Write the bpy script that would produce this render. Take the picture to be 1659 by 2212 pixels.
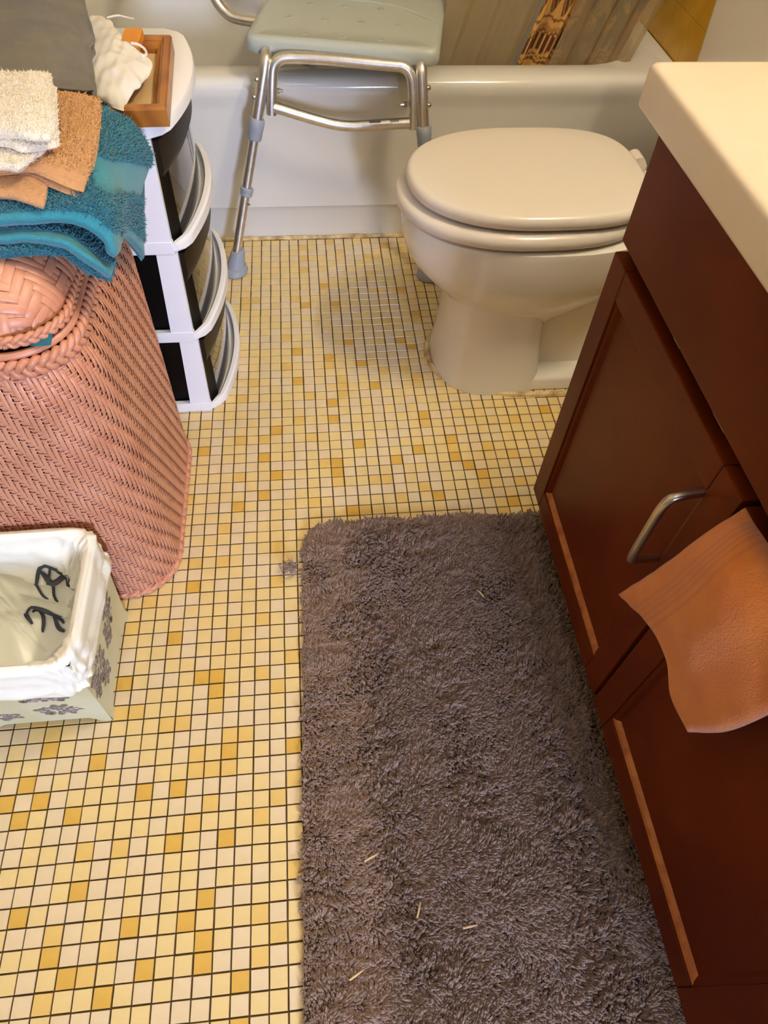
import bpy, bmesh, math, random
import numpy as np
from mathutils import Vector, Matrix

# ------------------------------------------------------------------ units
U = 0.026            # one floor-tile pitch in metres; all numbers below are in pitches
S = bpy.context.scene
COL = S.collection
for o in list(bpy.data.objects):
    bpy.data.objects.remove(o)
random.seed(7)
RNG = np.random.default_rng(11)

# ------------------------------------------------------------------ camera
CAM = (4.4306, -7.923, 43.236)
CAM_ROT = (0.6274, -0.0343, -0.0965)
cd = bpy.data.cameras.new('camera'); co = bpy.data.objects.new('camera', cd); COL.objects.link(co)
co.location = [c * U for c in CAM]; co.rotation_euler = CAM_ROT
cd.sensor_fit = 'VERTICAL'; cd.sensor_height = 36.0; cd.sensor_width = 27.0
cd.lens = 1458.9 / 2212 * 36.0
cd.clip_start = 0.01; cd.clip_end = 50
S.camera = co

# ------------------------------------------------------------------ view, world, lights
S.view_settings.view_transform = 'Standard'; S.view_settings.look = 'None'
S.view_settings.gamma = 1.0; S.view_settings.use_curve_mapping = False
S.view_settings.exposure = 0.44
w = bpy.data.worlds.new('world'); S.world = w; w.use_nodes = True
w.node_tree.nodes['Background'].inputs[0].default_value = (0.55, 0.62, 0.8, 1)
w.node_tree.nodes['Background'].inputs[1].default_value = 0.03
WARM = (1.0, 0.885, 0.66)
COOL = (0.60, 0.70, 1.0)
BULB_W = 14.5
DOOR_W = 80.0
FILL_W = 4.0
BULB_Y = (13, 18, 23)
def area(name, loc, rot, sx, sy, power, col):
    l = bpy.data.lights.new(name, 'AREA'); l.shape = 'RECTANGLE'; l.size = sx * U; l.size_y = sy * U
    l.energy = power; l.color = col
    o = bpy.data.objects.new(name, l); COL.objects.link(o)
    o.location = [c * U for c in loc]; o.rotation_euler = rot
    return o
# daylight coming in through the doorway behind the photographer
area('hallway_daylight', (30, -95, 44), (math.radians(85), 0, math.radians(13.5)), 12, 24, DOOR_W, COOL)
# added cool fill light, unseen, under the ceiling near the entrance
area('entry_fill_light', (6, -22, 90.4), (math.radians(25), 0, 0), 11, 11, FILL_W, COOL)

# ------------------------------------------------------------------ helpers
def V(*a): return np.array(a, float)
def root_offset(o):
    off = Vector((0, 0, 0))
    while o is not None:
        off += o.location; o = o.parent
    return off
class MB:
    def __init__(s): s.v = []; s.f = []; s.m = []; s.n = 0; s.attr = []; s.wn = False
    def add(s, v, f, mi=0, attr=None):
        v = np.asarray(v, float).reshape(-1, 3)
        s.v.append(v)
        s.f += [tuple(i + s.n for i in q) for q in f]; s.m += [mi] * len(f)
        s.attr.append(np.zeros(len(v)) if attr is None else np.broadcast_to(np.asarray(attr, float), (len(v),)))
        s.n += len(v); return s
    def box(s, x0, x1, y0, y1, z0, z1, bev=0.0, seg=2, mi=0):
        if bev <= 0:
            v = [(x, y, z) for x in (x0, x1) for y in (y0, y1) for z in (z0, z1)]
            return s.add(v, [(0, 1, 3, 2), (4, 6, 7, 5), (0, 4, 5, 1), (2, 3, 7, 6), (0, 2, 6, 4), (1, 5, 7, 3)], mi)
        s.wn = True
        bm = bmesh.new()
        bmesh.ops.create_cube(bm, size=1)
        for q in bm.verts:
            q.co = Vector(((x0 + x1) / 2 + q.co.x * (x1 - x0), (y0 + y1) / 2 + q.co.y * (y1 - y0), (z0 + z1) / 2 + q.co.z * (z1 - z0)))
        bmesh.ops.bevel(bm, geom=list(bm.edges), offset=bev, segments=seg, profile=0.5, affect='EDGES')
        bm.verts.index_update()
        s.add([tuple(q.co) for q in bm.verts], [tuple(q.index for q in f.verts) for f in bm.faces], mi)
        bm.free(); return s
    def loft(s, rings, cap0=True, cap1=True, closed=True, mi=0, attr=None):
        R = np.array(rings, float); m, n = R.shape[:2]
        f = []
        for i in range(m - 1):
            for j in range(n if closed else n - 1):
                k = (j + 1) % n
                f.append((i * n + j, i * n + k, (i + 1) * n + k, (i + 1) * n + j))
        if cap0: f.append(tuple(reversed(range(n))))
        if cap1: f.append(tuple((m - 1) * n + j for j in range(n)))
        return s.add(R.reshape(-1, 3), f, mi, attr)
    def tube(s, pts, r, n=12, caps=True, mi=0):
        P = np.array(pts, float); m = len(P)
        r = np.broadcast_to(np.asarray(r, float), (m,))
        T = np.gradient(P, axis=0); T /= np.linalg.norm(T, axis=1)[:, None] + 1e-12
        a = V(0, 0, 1) if abs(T[0][2]) < .9 else V(1, 0, 0)
        N = np.cross(T[0], a); N /= np.linalg.norm(N)
        rings = []
        for i in range(m):
            N = N - T[i] * (N @ T[i]); N /= np.linalg.norm(N); B = np.cross(T[i], N)
            th = np.linspace(0, 2 * math.pi, n, endpoint=False)
            rings.append(P[i] + r[i] * (np.cos(th)[:, None] * N + np.sin(th)[:, None] * B))
        return s.loft(rings, caps, caps, mi=mi)
    def cyl(s, p0, p1, r, n=16, mi=0): return s.tube([p0, p1], r, n, mi=mi)
    def build(s, name, mat, parent=None, smooth=35, origin=None, kind=None, attr_name=None, subsurf=0):
        Vv = np.concatenate(s.v) * U
        o_loc = Vector((0, 0, 0))
        if parent is not None: base = root_offset(parent)
        elif origin is not None: base = Vector([c * U for c in origin]); o_loc = base
        else: base = Vector((0, 0, 0))
        Vv = Vv - np.array(base)
        me = bpy.data.meshes.new(name)
        me.from_pydata(Vv.tolist(), [], s.f)
        for mt in (mat if isinstance(mat, (list, tuple)) else [mat]): me.materials.append(mt)
        if any(s.m): me.polygons.foreach_set('material_index', s.m)
        if attr_name:
            a = me.attributes.new(attr_name, 'FLOAT', 'POINT'); a.data.foreach_set('value', np.concatenate(s.attr))
        bm = bmesh.new(); bm.from_mesh(me)
        bmesh.ops.recalc_face_normals(bm, faces=bm.faces)
        bm.to_mesh(me); bm.free()
        if smooth:
            me.polygons.foreach_set('use_smooth', [True] * len(me.polygons))
            me.set_sharp_from_angle(angle=math.radians(smooth))
        me.update()
        o = bpy.data.objects.new(name, me); COL.objects.link(o)
        o.location = o_loc
        if parent is not None: o.parent = parent
        if kind: o['kind'] = kind
        if s.wn and smooth:
            md = o.modifiers.new('weighted_normals', 'WEIGHTED_NORMAL'); md.keep_sharp = True; md.weight = 100
        if subsurf:
            md = o.modifiers.new('subsurf', 'SUBSURF'); md.levels = subsurf; md.render_levels = subsurf
        return o
def quick_mesh(name, verts, faces, mat, parent=None, kind=None, attrs=None, smooth=True):
    """big numpy mesh of triangles or quads"""
    base = root_offset(parent) if parent is not None else Vector((0, 0, 0))
    me = bpy.data.meshes.new(name)
    vv = (verts * U - np.array(base)).astype(np.float32)
    me.vertices.add(len(vv)); me.vertices.foreach_set('co', vv.ravel())
    k = faces.shape[1]
    me.loops.add(faces.size); me.loops.foreach_set('vertex_index', faces.ravel().astype(np.int32))
    me.polygons.add(len(faces)); me.polygons.foreach_set('loop_start', (np.arange(len(faces)) * k).astype(np.int32))
    me.polygons.foreach_set('use_smooth', np.full(len(faces), smooth))
    me.update(calc_edges=True)
    for nm, val in (attrs or {}).items():
        a = me.attributes.new(nm, 'FLOAT', 'POINT'); a.data.foreach_set('value', val.astype(np.float32))
    me.materials.append(mat)
    o = bpy.data.objects.new(name, me); COL.objects.link(o)
    if parent is not None: o.parent = parent
    if kind: o['kind'] = kind
    return o
def tag(o, label, cat, group=None):
    o['label'] = label; o['category'] = cat
    if group: o['group'] = group
    return o
def thing(name, label, cat, loc, group=None):
    o = bpy.data.objects.new(name, None); COL.objects.link(o)
    o.location = [c * U for c in loc]; o.empty_display_size = 0.02
    return tag(o, label, cat, group)
def struct(o): o['kind'] = 'structure'; return o

# smooth noise on numpy arrays (sum of rotated sines; deterministic)
def wob(x, y, seed=0, f=1.0):
    r = np.random.default_rng(seed); out = 0
    for k in range(7):
        a = r.uniform(0, 2 * math.pi); ff = f * r.uniform(.5, 1.7); ph = r.uniform(0, 6.28)
        out = out + np.sin(ff * (np.cos(a) * x + np.sin(a) * y) + ph)
    return out / 7 * 1.7
def catmull(ctrl, m, n):
    C = np.array(ctrl, float)
    def interp(A, k):
        L = len(A); t = np.linspace(0, L - 1, k); i = np.minimum(t.astype(int), L - 2); f = t - i
        P = np.concatenate([[2 * A[0] - A[1]], A, [2 * A[-1] - A[-2]]])
        p0, p1, p2, p3 = P[i], P[i + 1], P[i + 2], P[i + 3]
        f = f.reshape((-1,) + (1,) * (A.ndim - 1))
        return .5 * (2 * p1 + (p2 - p0) * f + (2 * p0 - 5 * p1 + 4 * p2 - p3) * f ** 2 + (3 * p1 - p0 - 3 * p2 + p3) * f ** 3)
    C = interp(C, m)
    return np.swapaxes(interp(np.swapaxes(C, 0, 1), n), 0, 1)
def normals(G):
    du = np.gradient(G, axis=0); dv = np.gradient(G, axis=1)
    N = np.cross(du, dv); N /= np.linalg.norm(N, axis=2)[..., None] + 1e-9
    return N
def sheet(mb, ctrl, m, n, th, amp=0.05, freq=1.5, seed=0, up=(0, 0, 1), attr=None):
    """thick cloth slab over a control net; returns its upper surface and normals"""
    G = catmull(ctrl, m, n); N = normals(G)
    if (N.reshape(-1, 3) @ V(*up)).mean() < 0: N = -N
    flip = (np.cross(np.gradient(G, axis=0), np.gradient(G, axis=1)).reshape(-1, 3) @ V(*up)).mean() < 0
    nz = wob(G[..., 0] + G[..., 2], G[..., 1], seed, freq) * .6 + wob(G[..., 0], G[..., 1] - G[..., 2], seed + 1, freq * 3) * .4
    G = G + N * (amp * nz)[..., None]
    ii = np.arange(m)[:, None]; jj = np.arange(n)[None, :]
    d = np.minimum(np.minimum(ii, m - 1 - ii), np.minimum(jj, n - 1 - jj))
    k = np.choose(np.minimum(d, 3), [.0, .62, .9, 1.0])
    top = G; bot = G - N * (th * (.5 + .5 * k))[..., None]
    top = G - N * (th * .5 * (1 - k))[..., None]
    I = (ii * n + jj)
    q = np.stack([I[:-1, :-1], I[:-1, 1:], I[1:, 1:], I[1:, :-1]], -1).reshape(-1, 4)
    f = q.tolist() + (q[:, ::-1] + m * n).tolist()
    ring = list(I[0, :]) + list(I[1:, -1]) + list(I[-1, -2::-1]) + list(I[-2:0:-1, 0])
    for a, b in zip(ring, ring[1:] + ring[:1]): f.append((a, b, b + m * n, a + m * n))
    at = None
    if attr is not None: at = np.concatenate([attr(ii / (m - 1) + 0 * jj, jj / (n - 1) + 0 * ii).ravel()] * 2)
    mb.add(np.concatenate([top.reshape(-1, 3), bot.reshape(-1, 3)]), f, 0, at)
    return top, N
def fibres(P, D, L, r, bend, rng, mid_at=.55):
    """three-sided bent fibres: roots P, directions D, lengths L"""
    n = len(P)
    a = rng.normal(size=(n, 3)); X = np.cross(D, a); X /= np.linalg.norm(X, axis=1)[:, None]; Y = np.cross(D, X)
    B = rng.normal(size=(n, 3)) * bend
    mid = P + D * (L * mid_at)[:, None] + B * (L * mid_at * .5)[:, None]
    tip = P + D * L[:, None] + B * (L * .9)[:, None]
    v = np.empty((n, 7, 3))
    for k in range(3):
        t = 2 * math.pi * k / 3; o = math.cos(t) * X + math.sin(t) * Y
        v[:, k] = P + o * np.asarray(r)[..., None] if np.ndim(r) else P + o * r
        v[:, 3 + k] = mid + o * (np.asarray(r)[..., None] if np.ndim(r) else r) * .95
    v[:, 6] = tip
    tri = np.array([(0, 1, 4), (0, 4, 3), (1, 2, 5), (1, 5, 4), (2, 0, 3), (2, 3, 5), (3, 4, 6), (4, 5, 6), (5, 3, 6)])
    f = (tri[None] + (np.arange(n) * 7)[:, None, None]).reshape(-1, 3)
    return v.reshape(-1, 3), f
def pile(name, top, N, density, L, r, mat, parent, seed, lean=(0, 0, -.2), keep=None):
    """short terry loops over a cloth surface"""
    rng = np.random.default_rng(seed); m, n = top.shape[:2]
    a = np.linalg.norm(np.cross(top[1:, :-1] - top[:-1, :-1], top[:-1, 1:] - top[:-1, :-1]), axis=2)
    cnt = int(a.sum() * density); p = (a / a.sum()).ravel()
    c = rng.choice(len(p), cnt, p=p); i, j = np.divmod(c, n - 1); u = rng.random(cnt)[:, None]; v = rng.random(cnt)[:, None]
    if keep is not None:
        k = keep((i + u[:, 0]) / (m - 1), (j + v[:, 0]) / (n - 1)); i, j, u, v = i[k], j[k], u[k], v[k]; cnt = len(i)
    P = (top[i, j] * (1 - u) + top[i + 1, j] * u) * (1 - v) + (top[i, j + 1] * (1 - u) + top[i + 1, j + 1] * u) * v
    D = N[i, j] + np.array(lean) + rng.normal(size=(cnt, 3)) * .45; D /= np.linalg.norm(D, axis=1)[:, None]
    vv, ff = fibres(P - N[i, j] * .03, D, L * rng.uniform(.6, 1.3, cnt), r, .5, rng)
    return quick_mesh(name, vv, ff, mat, parent, 'stuff', {'rnd': np.repeat(rng.random(cnt), 7)})

# ------------------------------------------------------------------ materials
def lin(c): return tuple(((x / 255) / 12.92 if x / 255 <= .04045 else ((x / 255 + .055) / 1.055) ** 2.4) for x in c)
def mat(name, col, rough=.5, metal=0.0, spec=.5, var=None, vscale=20, bump=0, bscale=200, coat=0, rnd=None, attr=None, sheen=0, trans=0, wave=None):
    """col in sRGB 0-255; var = second colour mixed by noise; rnd = second colour mixed by the per-fibre value; attr = (name, colour)"""
    m = bpy.data.materials.new(name); m.use_nodes = True
    nt = m.node_tree; b = nt.nodes['Principled BSDF']
    b.inputs['Roughness'].default_value = rough; b.inputs['Metallic'].default_value = metal
    b.inputs['Specular IOR Level'].default_value = spec
    b.inputs['Coat Weight'].default_value = coat; b.inputs['Coat Roughness'].default_value = .08
    if sheen: b.inputs['Sheen Weight'].default_value = sheen; b.inputs['Sheen Roughness'].default_value = .6
    if trans: b.inputs['Subsurface Weight'].default_value = trans; b.inputs['Subsurface Radius'].default_value = (.004, .004, .004); b.inputs['Subsurface Scale'].default_value = 1
    tc = nt.nodes.new('ShaderNodeTexCoord')
    cur = None
    def mixin(fac, c2):
        nonlocal cur
        mx = nt.nodes.new('ShaderNodeMix'); mx.data_type = 'RGBA'
        nt.links.new(fac, mx.inputs[0])
        if cur is None: mx.inputs[6].default_value = (*lin(col), 1)
        else: nt.links.new(cur, mx.inputs[6])
        mx.inputs[7].default_value = (*lin(c2), 1); cur = mx.outputs[2]
    if var:
        n = nt.nodes.new('ShaderNodeTexNoise'); n.inputs['Scale'].default_value = vscale; n.inputs['Detail'].default_value = 5
        nt.links.new(tc.outputs['Object'], n.inputs['Vector'])
        r = nt.nodes.new('ShaderNodeValToRGB'); r.color_ramp.elements[0].position = .38; r.color_ramp.elements[1].position = .66
        nt.links.new(n.outputs['Fac'], r.inputs[0]); mixin(r.outputs[0], var)
    if wave:   # (second colour, scale, distortion, axis) wood grain
        n = nt.nodes.new('ShaderNodeTexWave'); n.inputs['Scale'].default_value = wave[1]; n.inputs['Distortion'].default_value = wave[2]
        n.inputs['Detail'].default_value = 3; n.bands_direction = wave[3]
        nt.links.new(tc.outputs['Object'], n.inputs['Vector']); mixin(n.outputs['Fac'], wave[0])
    if rnd:
        a = nt.nodes.new('ShaderNodeAttribute'); a.attribute_name = 'rnd'; mixin(a.outputs['Fac'], rnd)
    if attr:
        a = nt.nodes.new('ShaderNodeAttribute'); a.attribute_name = attr[0]; mixin(a.outputs['Fac'], attr[1])
    if cur is None: b.inputs['Base Color'].default_value = (*lin(col), 1)
    else: nt.links.new(cur, b.inputs['Base Color'])
    if bump:
        n = nt.nodes.new('ShaderNodeTexNoise'); n.inputs['Scale'].default_value = bscale; n.inputs['Detail'].default_value = 3
        nt.links.new(tc.outputs['Object'], n.inputs['Vector'])
        bp = nt.nodes.new('ShaderNodeBump'); bp.inputs['Strength'].default_value = bump; bp.inputs['Distance'].default_value = .002
        nt.links.new(n.outputs['Fac'], bp.inputs['Height']); nt.links.new(bp.outputs['Normal'], b.inputs['Normal'])
    return m
M = {}
M['grout'] = mat('grout', (88, 64, 26), .95, var=(68, 48, 18), vscale=60)
M['tile_pale'] = mat('tile_pale', (226, 205, 166), .28, var=(222, 199, 156), vscale=30)
M['tile_cream'] = mat('tile_cream', (228, 203, 143), .28, var=(225, 198, 135), vscale=30)
M['tile_mid'] = mat('tile_mid', (225, 191, 113), .28, var=(221, 185, 104), vscale=30)
M['tile_ochre'] = mat('tile_ochre', (217, 175, 82), .28, var=(211, 167, 72), vscale=30)
M['paint'] = mat('paint', (202, 190, 162), .6, bump=.05, bscale=300)
M['ceil'] = mat('ceil', (222, 214, 196), .8)
M['walltile'] = mat('walltile', (214, 164, 26), .25, var=(204, 154, 20), vscale=14)
M['wallgrout'] = mat('wallgrout', (170, 140, 60), .9)
M['tub'] = mat('tub', (224, 221, 214), .14, spec=.55)
M['porcelain'] = mat('porcelain', (234, 227, 216), .1, spec=.6)
M['seatplastic'] = mat('seatplastic', (220, 210, 198), .22, spec=.5)
M['caulk'] = mat('caulk', (222, 200, 150), .7, var=(176, 140, 90), vscale=50, bump=.3, bscale=150)
M['whiteplastic'] = mat('whiteplastic', (240, 238, 240), .35)
M['blackplastic'] = mat('blackplastic', (9, 7, 6), .45, spec=.15)
M['brownband'] = mat('brownband', (26, 16, 11), .4, spec=.2)
M['glossblack'] = mat('glossblack', (16, 13, 12), .03, spec=1.0, coat=1.0)
M['benchseat'] = mat('benchseat', (176, 182, 174), .36, bump=.04, bscale=600)
M['aluminium'] = mat('aluminium', (226, 222, 216), .36, metal=1.0, var=(214, 209, 202), vscale=80)
M['steel'] = mat('steel', (205, 200, 195), .18, metal=1.0)
M['greyrubber'] = mat('greyrubber', (150, 156, 168), .5)
M['darkhole'] = mat('darkhole', (20, 18, 16), .8)
M['holegrey'] = mat('holegrey', (166, 165, 150), .5)
M['ink'] = mat('ink', (24, 24, 30), .6)
M['paper'] = mat('paper', (214, 212, 206), .6)
M['wicker'] = mat('wicker', (208, 146, 116), .42, var=(196, 132, 102), vscale=18)
M['wickerdeep'] = mat('wickerdeep', (120, 72, 58), .8)
M['teal'] = mat('teal', (10, 96, 114), .95, rnd=(26, 124, 140), sheen=.3)
M['tealsheet'] = mat('tealsheet', (12, 92, 110), .95, bump=.5, bscale=500, attr=('hem', (40, 130, 146)), sheen=.2)
M['tan'] = mat('tan', (196, 146, 92), .95, bump=.9, bscale=420, var=(184, 132, 80), vscale=160, attr=('hem', (196, 144, 94)), sheen=.2)
M['tannub'] = mat('tannub', (194, 144, 90), .95, rnd=(204, 156, 102))
M['whitecloth'] = mat('whitecloth', (236, 222, 200), .95, bump=.6, bscale=600, sheen=.2)
M['whitepile'] = mat('whitepile', (236, 224, 202), .95, rnd=(244, 234, 216))
M['gauze'] = mat('gauze', (232, 226, 216), .95, bump=.5, bscale=900)
M['grey'] = mat('grey', (110, 107, 106), .9, bump=.25, bscale=700, var=(120, 114, 104), vscale=14)
M['oak'] = mat('oak', (168, 106, 34), .4, wave=((142, 82, 20), 5, 9, 'X'), coat=.2)
M['oakorange'] = mat('oakorange', (214, 138, 36), .5)
M['board'] = mat('board', (214, 180, 130), .8)
M['binside'] = mat('binside', (196, 194, 158), .45, var=(206, 206, 178), vscale=10)
M['bag'] = mat('bag', (242, 241, 228), .3, spec=.5, bump=.3, bscale=60, trans=.3)
M['flower'] = mat('flower', (128, 116, 116), .7)
M['flowerlight'] = mat('flowerlight', (176, 160, 166), .7)
M['leaf'] = mat('leaf', (128, 124, 92), .7)
M['bagink'] = mat('bagink', (52, 56, 66), .5)
M['cabinet'] = mat('cabinet', (98, 40, 4), .36, spec=.1, var=(82, 28, 2), vscale=5)
M['worn_lit'] = mat('worn_lit', (176, 108, 48), .5, var=(140, 72, 28), vscale=40)  # worn tan paint, with light from above painted into the colour
M['kick'] = mat('kick', (60, 26, 12), .6)
M['counter'] = mat('counter', (220, 204, 182), .25, var=(214, 196, 172), vscale=6)
M['nickel'] = mat('nickel', (190, 178, 160), .3, metal=1.0)
M['washcloth'] = mat('washcloth', (200, 116, 34), .95, var=(192, 106, 28), vscale=22, bump=.5, bscale=500, attr=('hem', (172, 98, 50)), sheen=.2)
M['rugbase'] = mat('rugbase', (70, 52, 46), .95)
M['rug'] = mat('rug', (114, 85, 62), .95, rnd=(164, 136, 122), sheen=.3)
M['curtain'] = mat('curtain', (206, 156, 84), .9, attr=('hem', (84, 44, 16)))
def liner_mat():
    m = bpy.data.materials.new('liner'); m.use_nodes = True; nt = m.node_tree
    b = nt.nodes['Principled BSDF']; b.inputs['Base Color'].default_value = (*lin((206, 188, 152)), 1); b.inputs['Roughness'].default_value = .35
    t = nt.nodes.new('ShaderNodeBsdfTransparent'); t.inputs[0].default_value = (.95, .92, .84, 1)
    tl = nt.nodes.new('ShaderNodeBsdfTranslucent'); tl.inputs[0].default_value = (*lin((206, 188, 152)), 1)
    m1 = nt.nodes.new('ShaderNodeMixShader'); m1.inputs[0].default_value = .4
    nt.links.new(b.outputs[0], m1.inputs[1]); nt.links.new(tl.outputs[0], m1.inputs[2])
    m2 = nt.nodes.new('ShaderNodeMixShader'); m2.inputs[0].default_value = .62
    nt.links.new(m1.outputs[0], m2.inputs[1]); nt.links.new(t.outputs[0], m2.inputs[2])
    nt.links.new(m2.outputs[0], nt.nodes['Material Output'].inputs[0]); return m
M['liner'] = liner_mat()

# ================================================================== THE ROOM
XR, XL, YB, YF, ZC = 41.7, -27.0, 91.5, -42.0, 92.0
fl = struct(MB().box(XL, XR, YF, 64, -1.2, -0.09).build('floor', M['grout'], smooth=0))
def wall(name, *a): return struct(MB().box(*a).build(name, M['paint'], smooth=0))
wr = wall('wall_right', XR, XR + 2, YF, YB + 2, -1.2, ZC)
wall('wall_left', XL - 2, XL, YF, YB + 2, -1.2, ZC)
wall('wall_back', XL, XR, YB, YB + 2, -1.2, ZC)
wf = MB(); wf.box(XL, -4, YF - 2, YF, -1.2, ZC); wf.box(24, XR, YF - 2, YF, -1.2, ZC); wf.box(-4, 24, YF - 2, YF, 80, ZC)
struct(wf.build('wall_front', M['paint'], smooth=0))
struct(MB().box(XL - 2, XR + 2, YF - 2, YB + 2, ZC, ZC + 2).build('ceiling', M['ceil'], smooth=0))

# floor tiles -------------------------------------------------------
OCHRE = set([(-16,3),(-15,2),(-15,4),(-14,-3),(-14,3),(-14,6),(-12,-5),(-12,2),(-11,-6),(-11,-2),(-11,5),(-10,10),(-9,-7),(-8,-4),(-8,3),(-7,-6),(-7,13),(-6,0),(-6,3),(-6,17),(-6,30),(-5,-4),(-5,10),(-4,-6),(-4,-5),(-4,-3),(-4,9),(-4,10),(-3,0),(-3,5),(-3,24),(-2,-9),(-2,-7),(-1,25),(-1,29),(0,27),(0,32),(1,5),(2,38),(2,42),(3,49),(5,27),(5,28),(5,33),(5,35),(5,41),(5,52),(6,23),(6,49),(7,30),(7,43),(8,40),(9,37),(10,28),(12,29),(12,43),(12,59),(13,24),(13,33),(13,42),(13,51),(14,47),(15,28),(15,30),(16,27),(17,26),(19,23),(24,33)])
MID = set([(-15,8),(-14,7),(-12,-7),(-12,-4),(-11,0),(-10,-6),(-10,8),(-10,14),(-9,-5),(-9,0),(-9,8),(-9,16),(-7,7),(-7,25),(-6,7),(-6,19),(-6,33),(-5,1),(-5,4),(-5,5),(-4,2),(-4,4),(-4,8),(-4,19),(-4,22),(-3,4),(-3,6),(-3,13),(-3,27),(-3,31),(-3,36),(-3,49),(-3,50),(-2,6),(-2,38),(-2,50),(-1,-6),(-1,-4),(-1,1),(-1,10),(-1,14),(-1,31),(0,-5),(0,2),(0,9),(0,17),(0,20),(1,-2),(1,3),(1,11),(1,40),(1,44),(2,33),(2,50),(3,24),(3,31),(3,36),(3,55),(3,57),(3,59),(4,28),(5,26),(5,40),(6,36),(6,37),(6,38),(6,48),(6,60),(7,23),(7,58),(8,26),(9,26),(10,24),(10,39),(10,54),(10,57),(11,46),(11,57),(12,25),(12,39),(13,32),(13,37),(13,38),(14,46),(15,29),(17,25),(18,22),(18,29),(20,22),(20,25),(20,28),(21,32)])
TM = [M['tile_pale'], M['tile_cream'], M['tile_mid'], M['tile_ochre']]
rt = random.Random(3)
def tile_class(i, j):
    if (i, j) in OCHRE: return 3
    if (i, j) in MID: return 2
    r = rt.random()
    inview = -17 <= i <= 25 and -10 <= j <= 61
    if not inview and r < .08: return 3
    if not inview and r < .2: return 2
    return 0 if rt.random() < .42 else 1
def tile_geo(x, y, dz=0):
    a, b = .458, .44
    v = []
    for h, z in ((a, -.12), (a, -.035), (b, 0.0)):
        v += [(x - h, y - h, z + dz), (x + h, y - h, z + dz), (x + h, y + h, z + dz), (x - h, y + h, z + dz)]
    f = [(8, 9, 10, 11)]
    for k in (0, 4):
        for q in range(4): f.append((k + q, k + (q + 1) % 4, k + 4 + (q + 1) % 4, k + 4 + q))
    return v, f
tmesh = []
for k in range(4):
    v, f = tile_geo(0, 0)
    me = bpy.data.meshes.new('tile'); me.from_pydata([tuple(c * U for c in p) for p in v], [], f); me.materials.append(TM[k]); tmesh.append(me)
cells = [(i, j) for i in range(-26, 41) for j in range(-41, 61)]
def hidden(i, j):
    x, y = i + .5, j + .5
    if 1.6 < x < 22 and -12 < y < 22.3: return True         # under the rug
    if x > 20.5 and y < 23: return True                      # under the vanity
    if x < -9.2 and 8 < y < 15.6: return True                # under the bin
    if x < -6.6 and 16.8 < y < 52: return True               # under the hamper and the drawer tower
    if x < -4 and 35 < y < 51: return True
    if x > 15.5 and 35.5 < y < 47: return True               # under the toilet
    return False
Rc = Matrix.Rotation(CAM_ROT[2], 3, 'Z') @ Matrix.Rotation(CAM_ROT[1], 3, 'Y') @ Matrix.Rotation(CAM_ROT[0], 3, 'X')
def inframe(x, y, z=0):
    c = Rc.transposed() @ (Vector((x, y, z)) - Vector(CAM))
    return abs(c.x / -c.z) < 829.5 / 1458.9 and abs(c.y / -c.z) < 1106 / 1458.9
cand = [c for c in cells if inframe(c[0] + .5, c[1] + .5) and not hidden(*c)]
cand.sort(key=lambda c: (Vector((c[0] + .5, c[1] + .5, 0)) - Vector(CAM)).length)
single = set(cand[:300])
rest = [MB() for _ in range(4)]
for (i, j) in cells:
    k = tile_class(i, j); dz = rt.uniform(-.008, .008)
    x, y = i + .5 + rt.uniform(-.012, .012), j + .5 + rt.uniform(-.012, .012)
    if (i, j) in single:
        o = bpy.data.objects.new('tile', tmesh[k]); COL.objects.link(o); o.parent = fl; o.location = (x * U, y * U, dz * U)
        o.rotation_euler = (rt.uniform(-.006, .006), rt.uniform(-.006, .006), rt.uniform(-.01, .01))
    else:
        v, f = tile_geo(x, y, dz); rest[0].add(v, f, k)
rest[0].build('tile', TM, fl, smooth=0, kind='stuff')

# yellow wall tiles above the tub end -------------------------------
wt = MB().box(-.28, 0, -2.115, 2.115, -2.115, 2.115, .05, 2)
for a in range(8):
    for b in range(7):
        y = 59.95 + 4.25 * a + 2.12; z = 15.8 + 4.25 * b + 2.12
        if y > 91: continue
        if a == 0 and b == 0:
            o = wt.build('tile', M['walltile'], None, smooth=0); first_wt = o
        else:
            o = bpy.data.objects.new('tile', first_wt.data); COL.objects.link(o)
        o.parent = wr; o.location = (XR * U, y * U, z * U)

# ================================================================== BATHTUB
def rrect(x0, x1, y0, y1, r, z, n=16):
    p = []
    for cx, cy, a0 in ((x1 - r, y0 + r, -90), (x1 - r, y1 - r, 0), (x0 + r, y1 - r, 90), (x0 + r, y0 + r, 180)):
        for k in range(n):
            a = math.radians(a0 + 90 * k / (n - 1)); p.append((cx + r * math.cos(a), cy + r * math.sin(a), z))
    return p
tub = thing('bathtub', 'off-white bathtub with a smooth apron behind the toilet', 'bathtub', (8, 61.3, 0))
tb = MB(); rings = []
for z, d in ((0, .3), (3.5, .3), (3.62, .22), (3.74, .02), (13.2, 0), (13.9, -.1), (14.5, -.28), (15.2, -.36), (15.7, -.26), (16.0, .1), (16.12, .6)):
    rings.append(rrect(XL + .3, XR - .4, 61.2 + d, YB - .1, .3, z))
for z, d, r in ((16.12, 0, 7), (16.0, .25, 7), (15.5, .55, 6.8), (13, .9, 6.6), (8, 1.5, 6.2), (4.2, 2.3, 5.6), (3, 3.4, 5), (2.6, 5.5, 4)):
    rings.append(rrect(-22 + d, 39 - d, 63.9 + d, 88 - d, r, z))
tb.loft(rings, True, True); tb.build('tub_shell', M['tub'], tub, smooth=40)
dr = MB(); dr.cyl((-16, 76, 2.6), (-16, 76, 2.75), 1.1, 20); dr.build('drain', M['steel'], tub)
cs = MB(); n = 90; xs = np.linspace(-26, 40, n)
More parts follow.
